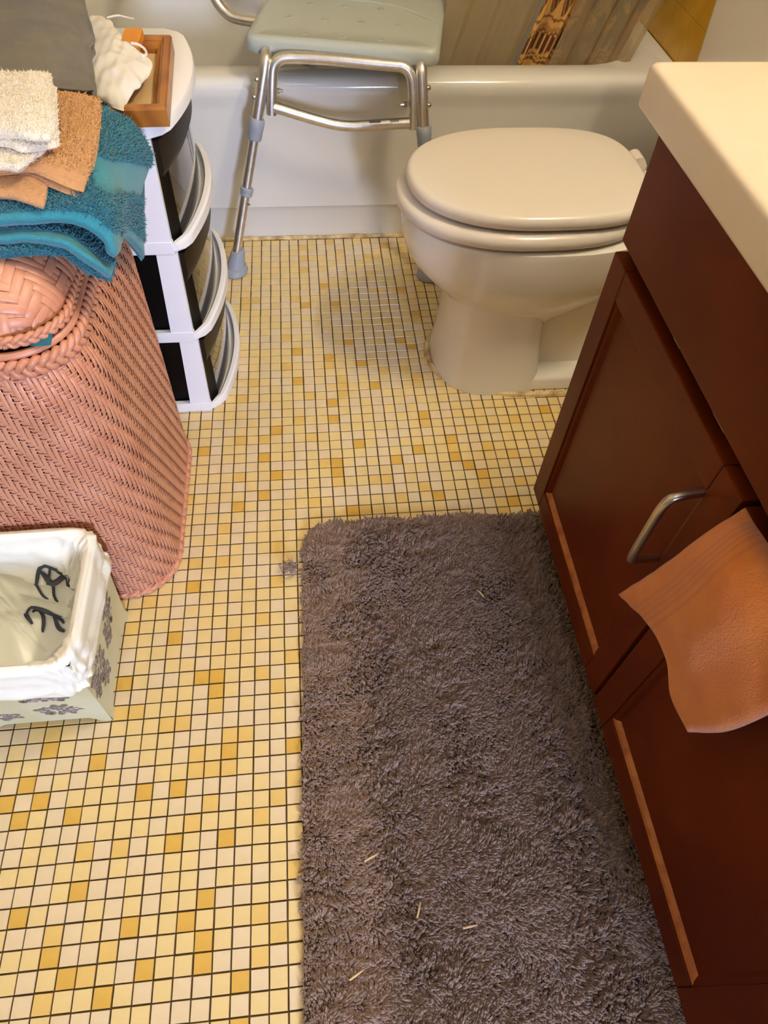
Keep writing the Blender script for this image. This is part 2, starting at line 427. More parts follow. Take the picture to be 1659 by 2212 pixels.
cs.tube([(x, 61.32 + .03 * math.sin(x * 1.7), 0.02) for x in xs], .26 + .05 * wob(xs, xs * 0, 3, 1.5), 8)
cs.build('caulk_seam', M['caulk'], tub)

# ================================================================== SHOWER CURTAIN, LINER, ROD
rod = MB(); rod.cyl((XL + .1, 63.2, 75), (XR - .1, 63.2, 75), .5, 20)
rod = tag(rod.build('shower_curtain_rod', M['steel'], origin=(8, 63.2, 75)), 'straight metal shower curtain rod over the tub edge', 'rod')
def drape(name, x0, x1, ybot, ytop, z0, z1, amp, waves, nx, nz, m, label, cat, ph=0, colf=None, kx=None, th=.05):
    u = np.linspace(0, 1, nx)[None, :]; t = np.concatenate([np.linspace(0, .28, int(nz * .7)), np.linspace(.29, 1, nz - int(nz * .7))])[:, None]
    x = x0 + (x1 - x0) * u + 0 * t
    if kx: x = x + kx(t)
    y = ybot + (ytop - ybot) * t + amp * np.sin(2 * math.pi * waves * u + ph + .8 * t) + .25 * amp * np.sin(2 * math.pi * waves * 2.3 * u + 1.3)
    z = z0 + (z1 - z0) * t + 0 * u
    G = np.stack([x, y + 0 * t, z], -1); N = normals(G)
    I = np.arange(nx * nz).reshape(nz, nx)
    q = np.stack([I[:-1, :-1], I[:-1, 1:], I[1:, 1:], I[1:, :-1]], -1).reshape(-1, 4)
    mb = MB(); mb.add(G.reshape(-1, 3), q.tolist(), 0, colf(u + 0 * t, z).ravel() if colf else None)
    o = mb.build(name, m, origin=((x0 + x1) / 2, ybot, z0), smooth=180, attr_name='hem')
    sd = o.modifiers.new('thickness', 'SOLIDIFY'); sd.thickness = th * U; sd.offset = 0
    return tag(o, label, cat)
def print_pattern(u, z):
    """village-motif border print woven round the lower part of the curtain"""
    r = np.zeros_like(z)
    w = .12 * np.sin(u * 70)
    def band(a, b): return ((z + w > a) & (z + w < b)).astype(float)
    for a, b in ((15.6, 15.85), (16.05, 16.2), (18.05, 18.25), (19.2, 19.4), (22.7, 22.9)): r = np.maximum(r, band(a, b) * .9)
    cell = np.floor(u * 26); h = np.sin(cell * 12.9898) * 43758.5; h = h - np.floor(h)
    huts = band(16.5, 18.0) * (np.sin(u * 163) > -.45) * (1 - .8 * ((z - 16.5 < .5 * h) & (np.sin(u * 81) > .1)))
    r = np.maximum(r, huts)
    r = np.maximum(r, band(18.3, 18.7) * .45)
    tri = (np.abs((u * 13) % 1 - .5) * 2) * 2.2
    r = np.maximum(r, ((z - 19.6) > (1.9 - tri)) * band(19.6, 22.6) * .95 * (.5 + .5 * (np.sin(u * 240 + z * 5) > -.5)))
    r = np.maximum(r, band(23.2, 40) * (np.sin(u * 90 + 3 * np.sin(z)) * np.sin(z * 2.1 + 4 * np.sin(u * 31)) > .0) * .85)
    # large dark scenery further along the cloth
    sc = (wob(u * 22, z * .8, 131, 1.6) + .5 * wob(u * 60, z * 2.2, 133, 1.5) > .1) * (u > .34) * (z > 16.5)
    r = np.maximum(r, sc * 1.0)
    r = np.maximum(r, np.exp(-(((u - .60) / .07) ** 2 + ((z - 15.8) / 1.3) ** 2)) * 1.0)
    return np.clip(r, 0, 1)
KX = lambda t: np.clip(1.2 + (8.5 + 66.1 * t - 16) * .3, -.8, 3.4)
drape('shower_curtain', 24.6, 34.6, 66.3, 63.9, 8.5, 74.6, .75, 4.2, 420, 170, M['curtain'],
      'tan fabric shower curtain with dark brown village print hanging into the tub', 'shower curtain', ph=-1.9, colf=print_pattern, kx=KX)
drape('shower_liner', 15.5, 24.2, 66.2, 64.0, 7.5, 74.6, .3, 3.1, 90, 60, M['liner'],
      'plain translucent shower liner panel beside the bench seat', 'shower liner', ph=1.0, kx=KX)
drape('shower_liner', 27.3, 35.4, 64.95, 63.6, 7.5, 74.6, .22, 3.6, 110, 60, M['liner'],
      'translucent shower liner hanging over the printed curtain at the tub end', 'shower liner', ph=2.2, kx=KX)

# ================================================================== TOILET
YC = 41.3
def egg(xf, xb, w, z, pf=2.15, pb=2.7, n=56, yc=YC):
    xc = xf + (xb - xf) * .5; p = []
    for k in range(n):
        a = 2 * math.pi * k / n; c, s_ = math.cos(a), math.sin(a)
        e = pf if c < 0 else pb; L = (xc - xf) if c < 0 else (xb - xc)
        p.append((xc + L * math.copysign(abs(c) ** (2 / e), c), yc + w * math.copysign(abs(s_) ** (2 / (e if c < 0 else pb)), s_), z))
    return p
toi = thing('toilet', 'bone white toilet with closed lid beside the wooden vanity', 'toilet', (22, YC, 0))
b = MB()
b.loft([egg(*a) for a in ((16.8, 25, 3.6, 5.5), (15.9, 27, 4.5, 7.2), (15.0, 28.5, 5.3, 8.4), (13.7, 30, 6.1, 9.7), (12.6, 31, 6.7, 10.9), (11.95, 31.5, 7.0, 12.0), (11.65, 31.6, 7.12, 13.2), (11.55, 31.6, 7.14, 14.5), (11.65, 31.6, 7.08, 14.95), (12.0, 31.4, 6.8, 15.12))])
b.loft([egg(a, c, w_, z, 2.3, 5.0) for a, c, w_, z in ((15.1, 24.7, 5.75, .03), (15.15, 24.7, 5.65, .5), (15.45, 24.5, 5.3, 2.5), (15.65, 24.2, 5.0, 5), (15.6, 24.0, 4.95, 7), (15.4, 24.2, 5.2, 8.6), (15.0, 24.8, 5.5, 9.8))])
b.loft([egg(a, c, w_, z, 6, 6) for a, c, w_, z in ((20, 35, 5.3, .03), (20, 35, 5.2, .9), (20.2, 34.8, 4.9, 1.25), (21, 34, 3.6, 1.6))])
b.loft([egg(a, c, w_, z, 5, 5) for a, c, w_, z in ((20, 35.5, 3.4, .5), (20, 35.5, 3.3, 4), (20, 36, 3.3, 8), (22, 36.5, 4.2, 11), (24, 37, 5.2, 12.8))])
b.box(28.5, 37.5, YC - 5.2, YC + 5.2, 12.3, 15.05, .8, 4)
b.build('bowl', M['porcelain'], toi, smooth=50)
def slab(xf, xb, w_, z0, z1, r, dome=0, pf=2.15, pb=2.7):
    q = MB(); R = []
    h = (z1 - z0) / 2; zm = (z0 + z1) / 2
    for k in range(9):
        a = math.radians(-90 + 180 * k / 8); ins = r * (1 - math.cos(a))
        R.append(egg(xf + ins, xb - ins, w_ - ins, zm + h * math.sin(a), pf, pb))
    for k in range(1, 5):
        i_ = r + (w_ - r) * k / 5; R.append(egg(xf + i_ * (xb - xf) / (2 * w_), xb - i_ * (xb - xf) / (2 * w_), w_ - i_, z1 + dome * (1 - (1 - k / 5) ** 2), pf, pb))
    q.loft(R); return q
slab(11.0, 30.2, 7.2, 15.2, 16.45, .62).build('seat', M['seatplastic'], toi, smooth=60)
slab(11.75, 30.0, 6.85, 16.62, 17.75, .5, .12, 2.2, 3.3).build('lid', M['seatplastic'], toi, smooth=60)
for s_ in (-3.1, 3.1):
    h = MB(); h.cyl((30.7, YC + s_ - .7, 16.6), (30.7, YC + s_ + .7, 16.6), .62, 18)
    h.box(30.1, 31.6, YC + s_ - .6, YC + s_ + .6, 15.05, 16.6, .25, 3); h.build('hinge', M['seatplastic'], toi)
t = MB(); t.loft([rrect(35.4 - d, 41.4, YC - 8.5 - d, YC + 8.5 + d, 1.2, z) for z, d in ((15.1, -.5), (15.5, -.2), (20, 0), (28.6, .35))])
t.build('tank', M['porcelain'], toi, smooth=50)
t = MB(); t.box(34.6, 41.5, YC - 9.4, YC + 9.4, 28.65, 30.0, .4, 4); t.build('tank_lid', M['porcelain'], toi, smooth=50)
ck = MB(); pts = [V(*p) for p in egg(14.85, 35.1, 5.95, .0, 2.3, 8, 90)]; pts.append(pts[0])
th_ = np.arange(len(pts)) * 1.0
ck.tube(pts, .30 + .05 * np.sin(th_ * 1.7), 8, caps=False); ck.build('caulk_seam', M['caulk'], toi)

# ================================================================== TRANSFER BENCH
O = V(-.35, 59.75, 0); E1 = V(.981, -.192, 0); E2 = V(.192, .981, 0); EZ = V(0, 0, 1)
def bp(u, v, z): return O + E1 * u + E2 * v + EZ * z
ben = thing('transfer_bench', 'grey plastic shower transfer bench with aluminium legs straddling the tub edge', 'bench', (8, 58, 0))
st = MB(); R = []
WID, DEP = 16.9, 25
def seat_ring(d, z, r=1.0):
    return [bp(p[0], p[1], p[2]) for p in rrect(d, WID - d, d, DEP - d, max(r - d, .15), z, 8)]
for d, z in ((1.4, 18.85), (.55, 18.75), (.12, 18.72), (0, 18.95), (0, 19.55), (.1, 19.8), (.32, 19.96), (.6, 20.0), (.75, 19.98), (.85, 19.94), (3, 19.93)): R.append(seat_ring(d, z))
st.loft(R); st.build('seat', M['benchseat'], ben, smooth=50)
def holes(u, v):
    q = MB(); c = bp(u, v, 19.93)
    q.loft([[c + E1 * r * math.cos(a) + E2 * r * math.sin(a) + EZ * z for a in np.linspace(0, 6.283, 14, endpoint=False)] for r, z in ((.36, 0), (.33, .045), (.26, .05), (.2, .012))], False, True)
    return q
for v, us in ((1.65, (5.0, 8.3, 11.6)), (5.2, (3.0, 6.3, 9.6, 12.9)), (8.75, (4.4, 7.7, 11.0)), (12.3, (3.0, 6.3, 9.6, 12.9)), (15.8, (4.4, 7.7, 11.0)), (19.3, (3.0, 6.3, 9.6, 12.9))):
    for u in us: holes(u, v).build('drain_bump', M['holegrey'], ben)
rg = MB(); rg.tube([bp(16.2, 6.8, 19.95), bp(15.3, 7.2, 19.95), bp(13, 9.2, 19.95), bp(10, 10.2, 19.95), bp(4, 10.4, 19.95), bp(.8, 10.4, 19.95)], .13, 8); rg.build('seat_ridge', M['benchseat'], ben)
def smooth_path(P, it=3):
    P = [np.array(p, float) for p in P]
    for _ in range(it):
        Q = [P[0]]
        for a, c in zip(P[:-1], P[1:]): Q += [a * .75 + c * .25, a * .25 + c * .75]
        Q.append(P[-1]); P = Q
    return P
def leg(top, foot, knee=None, inner=False):
    top = V(*top); foot = V(*foot); d = (foot - top); L = np.linalg.norm(d); d /= L
    c1 = .265; c2 = .555
    kn = top + d * L * .06
    up = MB(); start = top + V(0, 2.2, -.15) if knee is None else V(*knee)
    up.tube(smooth_path([start, top + (start - top) * .12, top + d * 1.2, top + d * L * (c1 + .03)]), .5, 18)
    lg = up.build('leg', M['aluminium'], ben)
    lo = MB(); lo.cyl(top + d * L * c1, foot + V(0, 0, .5), .44, 18); lo.build('leg_extension', M['aluminium'], lg)
    def ring(t0, t1, r, flare=0):
        q = MB(); a = top + d * L * t0; e = top + d * L * t1
        q.tube([a, a + (e - a) * .08, a + (e - a) * .45, a + (e - a) * .5, a + (e - a) * .92, e], [r * .9, r, r, r * .94, r * .94, r * .86], 20); return q
    ring(c1 - .02, c1 + .07, .7).build('collar', M['greyrubber'], lg)
    ring(c2, c2 + .04, .62).build('lock_ring', M['greyrubber'], lg)
    f = MB(); cth = np.linspace(0, 6.283, 24, endpoint=False)
    f.loft([[foot + d * (z / d[2]) * V(1, 1, 0) + V(r * math.cos(a), r * math.sin(a), z) for a in cth] for z, r in ((.04, 1.26), (.12, 1.34), (.38, 1.34), (.62, 1.2), (.72, .95), (1.4, .84), (2.3, .7), (2.4, .55))])
    f.build('foot', M['greyrubber'], lg)
    for t in (.085, .155):
        bt = MB(); c = top + d * L * t; s_ = V(-1, -.1, 0) if foot[0] < 6 else V(1, -.15, 0)
        bt.tube([c + s_ * .4, c + s_ * .62, c + s_ * .74], [.2, .2, .1], 12); bt.build('rivet', M['steel'], lg)
    bt = MB(); c = top + d * L * .63; bt.tube([c + V(.3, -.3, 0), c + V(.5, -.42, 0)], [.14, .08], 10); bt.build('spring_button', M['steel'], lg)
    return top, d, L
TL = (1.55, 58.1, 19.0); TR = (14.75, 56.6, 18.85)
leg(TL, (-3.75, 55.3, 0)); leg(TR, (16.75, 53.6, 0))
for tp, ft in ((bp(1.8, 22, 18.9), bp(.2, 24.5, 2.75)), (bp(15.1, 22, 18.9), bp(15.6, 23.5, 2.75))): leg(tp, ft, knee=tp - E2 * 2.2)
ar = MB()
AL = V(1.55, 57.55, 14.6); AR_ = V(14.35, 56.1, 13.9)
ar.tube(smooth_path([AL, V(1.75, 57.8, 16.6), V(2.1, 58.2, 18.9), V(4.6, 58.1, 18.95), V(8, 57.6, 18.9), V(11.6, 57.1, 18.75), V(13.9, 56.8, 18.7), V(14.25, 56.4, 16.2), AR_], 4), .47, 18)
arch = ar.build('arch_tube', M['aluminium'], ben)
for p, s_ in ((V(1.85, 57.75, 16.5), V(1, -.15, 0)), (V(13.95, 56.35, 15.9), V(-1, -.15, 0))):
    q = MB(); q.tube([p + s_ * .3, p + s_ * .6], .24, 8); q.tube([p + s_ * .6, p + s_ * .9], [.16, .12], 10); q.build('bolt', M['steel'], arch)
br = MB(); br.tube(smooth_path([V(1.8, 57.6, 15.2), V(4.5, 57.3, 14.5), V(7.9, 56.9, 13.75), V(11, 56.6, 14.05), V(14.0, 56.2, 14.35)], 3), .47, 18)
brace = br.build('brace_tube', M['aluminium'], ben)
lb = MB(); 
def on_brace(t):
    a, c = V(8.6, 56.83, 13.85), V(14.0, 56.2, 14.35); return a + (c - a) * t
def brace_patch(t0, t1, a0, a1, r, mb, mi=0):
    ax = (V(14.0, 56.2, 14.35) - V(8.6, 56.83, 13.85)); ax /= np.linalg.norm(ax); s1 = np.cross(ax, EZ); s1 /= np.linalg.norm(s1); s2 = np.cross(s1, ax)
    if s1[1] > 0: s1 = -s1
    v = []
    for t in (t0, t1):
        for a in np.linspace(a0, a1, 4): v.append(on_brace(t) + r * (math.cos(a) * s1 + math.sin(a) * s2))
    mb.add(v, [(k, k + 1, k + 5, k + 4) for k in range(3)], mi)
for t0, t1, a0, a1 in [(.33 + .012 * k, .33 + .012 * k + .008, .75, 1.15 + .12 * (k % 3 == 0)) for k in range(16)] + [(.68 + .016 * k, .68 + .016 * k + .009, .7, 1.2) for k in range(9)] + [(.36 + .02 * k, .36 + .02 * k + .015, .45, .52) for k in range(18)]:
    brace_patch(t0, t1, a0, a1, .478, lb)
lb.build('printed_marking', M['ink'], brace)
am = MB(); am.tube(smooth_path([V(3, 66.4, 18.6), V(-.4, 67.0, 18.7), V(-2.2, 67.5, 18.9), V(-3.5, 68.3, 20.6), V(-3.9, 69.2, 25), V(-4.0, 70, 29), V(-3.2, 74, 30.2), V(-2.0, 80, 29.8), V(-1.6, 82, 25), V(-.5, 82.4, 18.6), V(3, 82, 18.5)], 3), .46, 16)
am.build('armrest_tube', M['aluminium'], ben)

# ================================================================== VANITY
van = thing('vanity_cabinet', 'reddish brown wooden vanity cabinet with two panel doors under a cream counter', 'cabinet', (30, 6, 0))
VX = 19.8; Y0, Y1 = -11.2, 21.75
bd = MB(); bd.box(21.7, XR - .15, Y0, Y1, 3.9, 30.3, .05, 1); bd.box(20.62, 21.75, Y1 - .9, Y1, 3.9, 30.3, .04, 1); bd.box(20.62, 21.75, Y0, Y0 + .9, 3.9, 30.3, .04, 1); bd.box(20.62, 21.75, Y0 + .5, Y1 - .5, 29.75, 30.3, .04, 1); bd.build('body', M['cabinet'], van)
kb = MB(); kb.box(23.2, XR - .2, Y0 + .2, Y1 - .2, 0.02, 3.9); kb.build('toe_kick', M['kick'], van)
df = MB(); df.box(VX, 20.6, -10.6, 21.45, 24.35, 29.72, .14, 3); dfo = df.build('drawer_front', M['cabinet'], van)
for y, l_ in ((13.4, .7), (8.5, 1.1)):
    q = MB(); q.loft([[(19.9 + dx, y + t * l_, 24.33 + dz) for dx, dz in ((0, -.02), (.05 * w_, -.02), (.05 * w_, .05 * w_), (0, .05 * w_))] for t, w_ in ((0, .4), (.3, 1.4), (.7, 1), (1, .3))]); q.build('paint_chip', M['paper'], dfo, smooth=0)
def door(ya, yb, hy, name='door'):
    z0, z1, sw = 3.95, 23.62, 1.75
    fr = MB()
    fr.box(VX, 20.58, ya, ya + sw, z0, z1, .1, 2); fr.box(VX, 20.58, yb - sw, yb, z0, z1, .1, 2)
    fr.box(VX, 20.58, ya + sw, yb - sw, z0, z0 + sw, .1, 2); fr.box(VX, 20.58, ya + sw, yb - sw, z1 - sw, z1, .1, 2)
    d = fr.build('door', M['cabinet'], van)
    pn = MB(); pn.box(20.2, 20.45, ya + sw - .1, yb - sw + .1, z0 + sw - .1, z1 - sw + .1); pn.build('door_panel', M['cabinet'], d, smooth=0)
    a, c, e, g = ya + sw, yb - sw, z0 + sw, z1 - sw; k = .42
    def bead(p0, p1, i0, i1, m):
        # slanted moulding between the frame edge (outer) and the panel (inner)
        q = MB(); o_, i_ = 19.93, 20.22
        P0, P1, I0, I1 = V(o_, *p0), V(o_, *p1), V(i_, *i0), V(i_, *i1)
        mid0 = (P0 + I0) / 2 + V(-.07, 0, 0); mid1 = (P1 + I1) / 2 + V(-.07, 0, 0)
        bk = V(.25, 0, 0)
        q.loft([[P0, mid0, I0, I0 + bk, P0 + bk], [P1, mid1, I1, I1 + bk, P1 + bk]]); q.build('bead', m, d, smooth=0)
    bead((a, e), (c, e), (a + k, e + k), (c - k, e + k), M['worn_lit'])
    bead((c, e), (c, g), (c - k, e + k), (c - k, g - k), M['cabinet'])
    bead((c, g), (a, g), (c - k, g - k), (a + k, g - k), M['cabinet'])
    bead((a, g), (a, e), (a + k, g - k), (a + k, e + k), M['cabinet'])
    h = MB()
    h.tube(smooth_path([(VX + .1, hy, 21.8), (18.9, hy - .05, 21.75), (18.3, hy - .08, 21.5), (18.3, hy - .1, 19.4), (18.3, hy - .12, 17.0), (18.5, hy - .1, 16.85), (19.0, hy, 16.75), (VX + .1, hy + .05, 16.7)], 3), .21, 14)
    h.build('handle', M['nickel'], d)
    return d
door(5.72, 21.7, 7.55); door(-10.6, 5.5, 3.9)
ct = MB(); ct.loft([rrect(18.75 + d, XR - .1, -12.2 + d, 22.3 - d, .32, z, 8) for z, d in ((30.32, .08), (30.38, .02), (30.5, 0), (31.75, 0), (31.9, .05), (31.99, .14), (32.0, .28))])
tag(ct.build('vanity_countertop', M['counter'], origin=(30, 6, 30.3), smooth=50), 'cream countertop with a rounded edge on the wooden vanity', 'countertop')

# vanity light bar on the wall above the counter (lights the room, above the picture)
vl = thing('vanity_light', 'metal vanity light bar with round warm bulbs on the wall above the counter', 'light', (XR, 16, 80))
q = MB(); q.box(XR - 1.2, XR - .02, 9, 27, 78.5, 82.5, .3, 2); q.build('backplate', M['nickel'], vl)
gm = bpy.data.materials.new('bulb'); gm.use_nodes = True
e_ = gm.node_tree.nodes['Principled BSDF']; e_.inputs['Emission Color'].default_value = (*WARM, 1); e_.inputs['Emission Strength'].default_value = BULB_W / (4 * math.pi ** 2 * (1.7 * U) ** 2)
for y in BULB_Y:
    q = MB(); q.tube([(XR - 1.2, y, 80.5), (XR - 2.0, y, 80.5)], .9, 14); q.build('socket', M['nickel'], vl)
    q = MB(); c = V(XR - 3.6, y, 80.5)
    q.loft([[c + 1.7 * V(math.cos(f), math.sin(f) * math.cos(a), math.sin(f) * math.sin(a)) for a in np.linspace(0, 6.283, 18, endpoint=False)] for f in np.linspace(.05, math.pi - .05, 12)])
    q.build('bulb', gm, vl, smooth=180)
cl = thing('added_fill_lamp', 'added square ceiling fill lamp in cool white, out of view', 'light', (6, -22, ZC))  # unseen fixture added to carry the cool fill light
q = MB(); q.box(-.5, 12.5, -28.5, -15.5, 91.0, ZC - .02, .2, 2); q.build('housing', M['nickel'], cl)
dm = bpy.data.materials.new('diffuser'); dm.use_nodes = True
e_ = dm.node_tree.nodes['Principled BSDF']; e_.inputs['Emission Color'].default_value = (*COOL, 1); e_.inputs['Emission Strength'].default_value = 1.5
q = MB(); q.box(.2, 11.8, -27.8, -16.2, 90.8, 91.0); q.build('diffuser', dm, cl, smooth=0)

# ================================================================== WASHCLOTH
WASH = [
   [(17.9, 6.55, 15.25), (17.8, 5.34, 19.9), (18.0, 4.82, 22.7), (18.7, 5.0, 23.7), (19.6, 5.34, 24.0)] ,
   [(17.9, 4.1, 16.99), (17.55, 3.17, 21.21), (17.6, 3.01, 23.79), (18.4, 3.33, 24.65), (19.55, 3.86, 24.32)] ,
   [(18.1, 2.46, 17.0), (17.6, 1.64, 21.21), (17.7, 1.41, 23.75), (18.4, 1.65, 24.78), (19.5, 2.16, 24.65)] ,
   [(18.3, 1.25, 15.9), (18.0, 0.48, 20.07), (18.0, 0.09, 22.97), (18.5, 0.16, 24.46), (19.5, 0.51, 24.89)] ,
   [(18.5, -0.32, 15.89), (18.2, -1.33, 19.2), (18.2, -1.71, 22.23), (18.6, -1.62, 24.36), (19.5, -1.38, 25.0)] ,
]
wc = MB()
top, N = sheet(wc, WASH, 60, 60, .28, .09, 1.1, 21, up=(-1, 0, 0), attr=lambda u, v: ((u > .10) & (u < .30) & (np.sin(u * 160) > .2)) * .8 + (u < .03) * .4)
wash = tag(wc.build('washcloth', M['washcloth'], origin=(18.6, 2.5, 15), smooth=180, attr_name='hem'), 'peach orange washcloth hung over the vanity door top', 'washcloth')

# ================================================================== RUG
def rug_edge(y): return 1.62 + (y + 8.5) * .028
rug = thing('bath_rug', 'shaggy taupe bath rug on the tile in front of the vanity', 'rug', (11, 4, 0))
rb = MB(); rb.loft([[(p[0] + rug_edge(p[1]) - 1.6, p[1], z) for p in rrect(1.75 + d, 22.6 - d, -16 + d, 22.0 - d, 1.9, z, 10)] for z, d in ((0.015, .1), (.22, .0), (.3, .15))])
rb.build('rug_backing', M['rugbase'], rug)
nT = 150000
x = RNG.uniform(0, 21, nT); y = RNG.uniform(-16, 22.0, nT)
ok = np.ones(nT, bool); r_ = 1.9
cx, cy = r_, 22.0 - r_
ok &= ~((x < cx) & (y > cy) & ((x - cx) ** 2 + (y - cy) ** 2 > r_ * r_))
x, y = x[ok], y[ok]; nT = len(x)
X = x + rug_edge(y) + .12
low = wob(X, y, 5, .55); fine = wob(X * 1.0, y * 1.8, 6, 2.4); clump = .6 * wob(X, y, 9, 4.2) + .6 * wob(X, y * 1.6, 19, 7.5)
edge = np.clip(np.minimum(x / 1.4, (22.0 - y) / 1.4), 0, 1)
ang = 2.4 * wob(X, y, 8, .9) + 1.2 * wob(X, y, 12, 3.0)
leanv = .42 + .3 * wob(X, y, 15, 1.6)
dent = np.exp(-(((X - 8.3) / .9) ** 2 + ((y - 15.0) / 2.6) ** 2)) + .8 * np.exp(-(((X - 5.6) / 1.0) ** 2 + ((y + 3.6) / 2.4) ** 2)) + .6 * np.exp(-(((X - 3.4) / .8) ** 2 + ((y - 7.6) / .5) ** 2))
cs_ = .25                                                   # yarn tufts on a jittered grid
wx, wy = X + .13 * wob(X, y, 141, 3.1) + .07 * wob(X, y, 143, 9), y + .13 * wob(X, y, 142, 3.3) + .07 * wob(X, y, 144, 9)
qx, qy = wx * .87 + wy * .5, -wx * .5 + wy * .87
gx, gy = np.floor(qx / cs_), np.floor(qy / cs_)
def hsh(a, b_, k): h = np.sin(a * 127.1 + b_ * 311.7 + k * 74.7) * 43758.5453; return h - np.floor(h)
ux, uy = (gx + .5 + .8 * (hsh(gx, gy, 1) - .5)) * cs_, (gy + .5 + .8 * (hsh(gx, gy, 2) - .5)) * cs_
tx, ty = ux * .87 - uy * .5 - (wx - X), ux * .5 + uy * .87 - (wy - y)
keepc = .55; tx, ty = X + (tx - X) * keepc, y + (ty - y) * keepc
flat = 1 / (1 + np.exp(-6 * (wob(X, y, 151, .75) + .15)))                    # matted-down patches against standing tufts
rows = np.sin(2 * math.pi * (y / .72 + .25 * wob(X, y, 153, .8))) * np.clip((6.5 - X) / 2.5, 0, 1)
rough = 1 - .75 * flat
L = (.42 + .06 * low + rough * (.17 * fine + .15 * clump + .26 * (hsh(gx, gy, 3) - .5)) + .13 * rows * (1 - .5 * flat)) * (1 - .72 * np.clip(dent, 0, 1)) * (.55 + .45 * edge)
L = np.clip(L, .16, 1.2)
leanv = leanv * .8 + .55 * flat
lx = np.cos(ang) * leanv + rough * (.35 * clump + .7 * (hsh(gx, gy, 4) - .5)); ly = np.sin(ang) * leanv + rough * (.35 * fine + .7 * (hsh(gx, gy, 5) - .5))
lx = lx - (1 - edge) * .6 * (x < 1.4); ly = ly + (1 - edge) * .6 * (22.0 - y < 1.4)
tip = np.stack([tx + lx * L + RNG.normal(size=nT) * .05, ty + ly * L + RNG.normal(size=nT) * .05, .2 + L], 1)
D = tip - np.stack([X, y, np.full(nT, .2)], 1); L = np.linalg.norm(D, axis=1) * RNG.uniform(.8, 1.08, nT); D /= np.linalg.norm(D, axis=1)[:, None]
vv, ff = fibres(np.stack([X, y, np.full(nT, .2)], 1), D, L, RNG.uniform(.05, .08, nT), .12, RNG, .85)
quick_mesh('rug_pile', vv, ff, M['rug'], rug, 'stuff', {'rnd': np.repeat(np.clip(.42 + .2 * clump + .35 * (hsh(gx, gy, 6) - .5) + .12 * RNG.normal(size=nT), 0, 1), 7)})
sp = RNG.normal(size=(60, 3)) * V(.35, .35, .1) + V(1.75, 18.3, .35)
dd = RNG.normal(size=(60, 3)) + V(-1.0, -.2, .3); dd /= np.linalg.norm(dd, axis=1)[:, None]
vv, ff = fibres(sp, dd, RNG.uniform(.5, 1.0, 60), .035, .4, RNG); quick_mesh('loose_threads', vv, ff, M['rug'], rug, 'stuff', {'rnd': np.full(len(vv), .8)})
lt = MB()
for (a, c, l_, an) in ((5.4, -1.6, .9, .35), (4.2, -7.0, .85, .45), (10.4, -5.3, .8, .1), (8.0, -4.6, .8, 1.2), (15.2, 14.5, .7, 2.2)):
    lt.tube([(a, c, 1.0), (a + l_ * .5 * math.cos(an), c + l_ * .5 * math.sin(an), 1.12), (a + l_ * math.cos(an), c + l_ * math.sin(an), 1.05)], [.05, .06, .02], 6)
lt.build('loose_yarn', M['board'], rug, kind='stuff')

# ================================================================== DRAWER TOWER
tw = thing('plastic_drawer_tower', 'white plastic drawer tower with three bow-fronted black drawers', 'drawer tower', (-10, 42.7, 0))
TY0, TY1, TXB = 35.15, 50.2, -17.0
def bow(y, amt): return amt * (1 - ((y - (TY0 + TY1) / 2) / ((TY1 - TY0) / 2)) ** 2)
def bow_outline(xf, amt, ins, z, n=26, y0=TY0, y1=TY1):
    ys = np.linspace(y0 + ins, y1 - ins, n); p = [(TXB + ins, y1 - ins, z), (TXB + ins, y0 + ins, z)]
    p.append((xf - .9 - ins * .6, y0 + ins, z))
    for y in ys[1:-1]:
        p.append((xf - ins + bow(y, amt) - .45 * max(0, 1 - (y - y0) / 1.2) - .45 * max(0, 1 - (y1 - y) / 1.2), y, z))
    p.append((xf - .9 - ins * .6, y1 - ins, z)); return p
XF, AMT = -4.3, 1.5
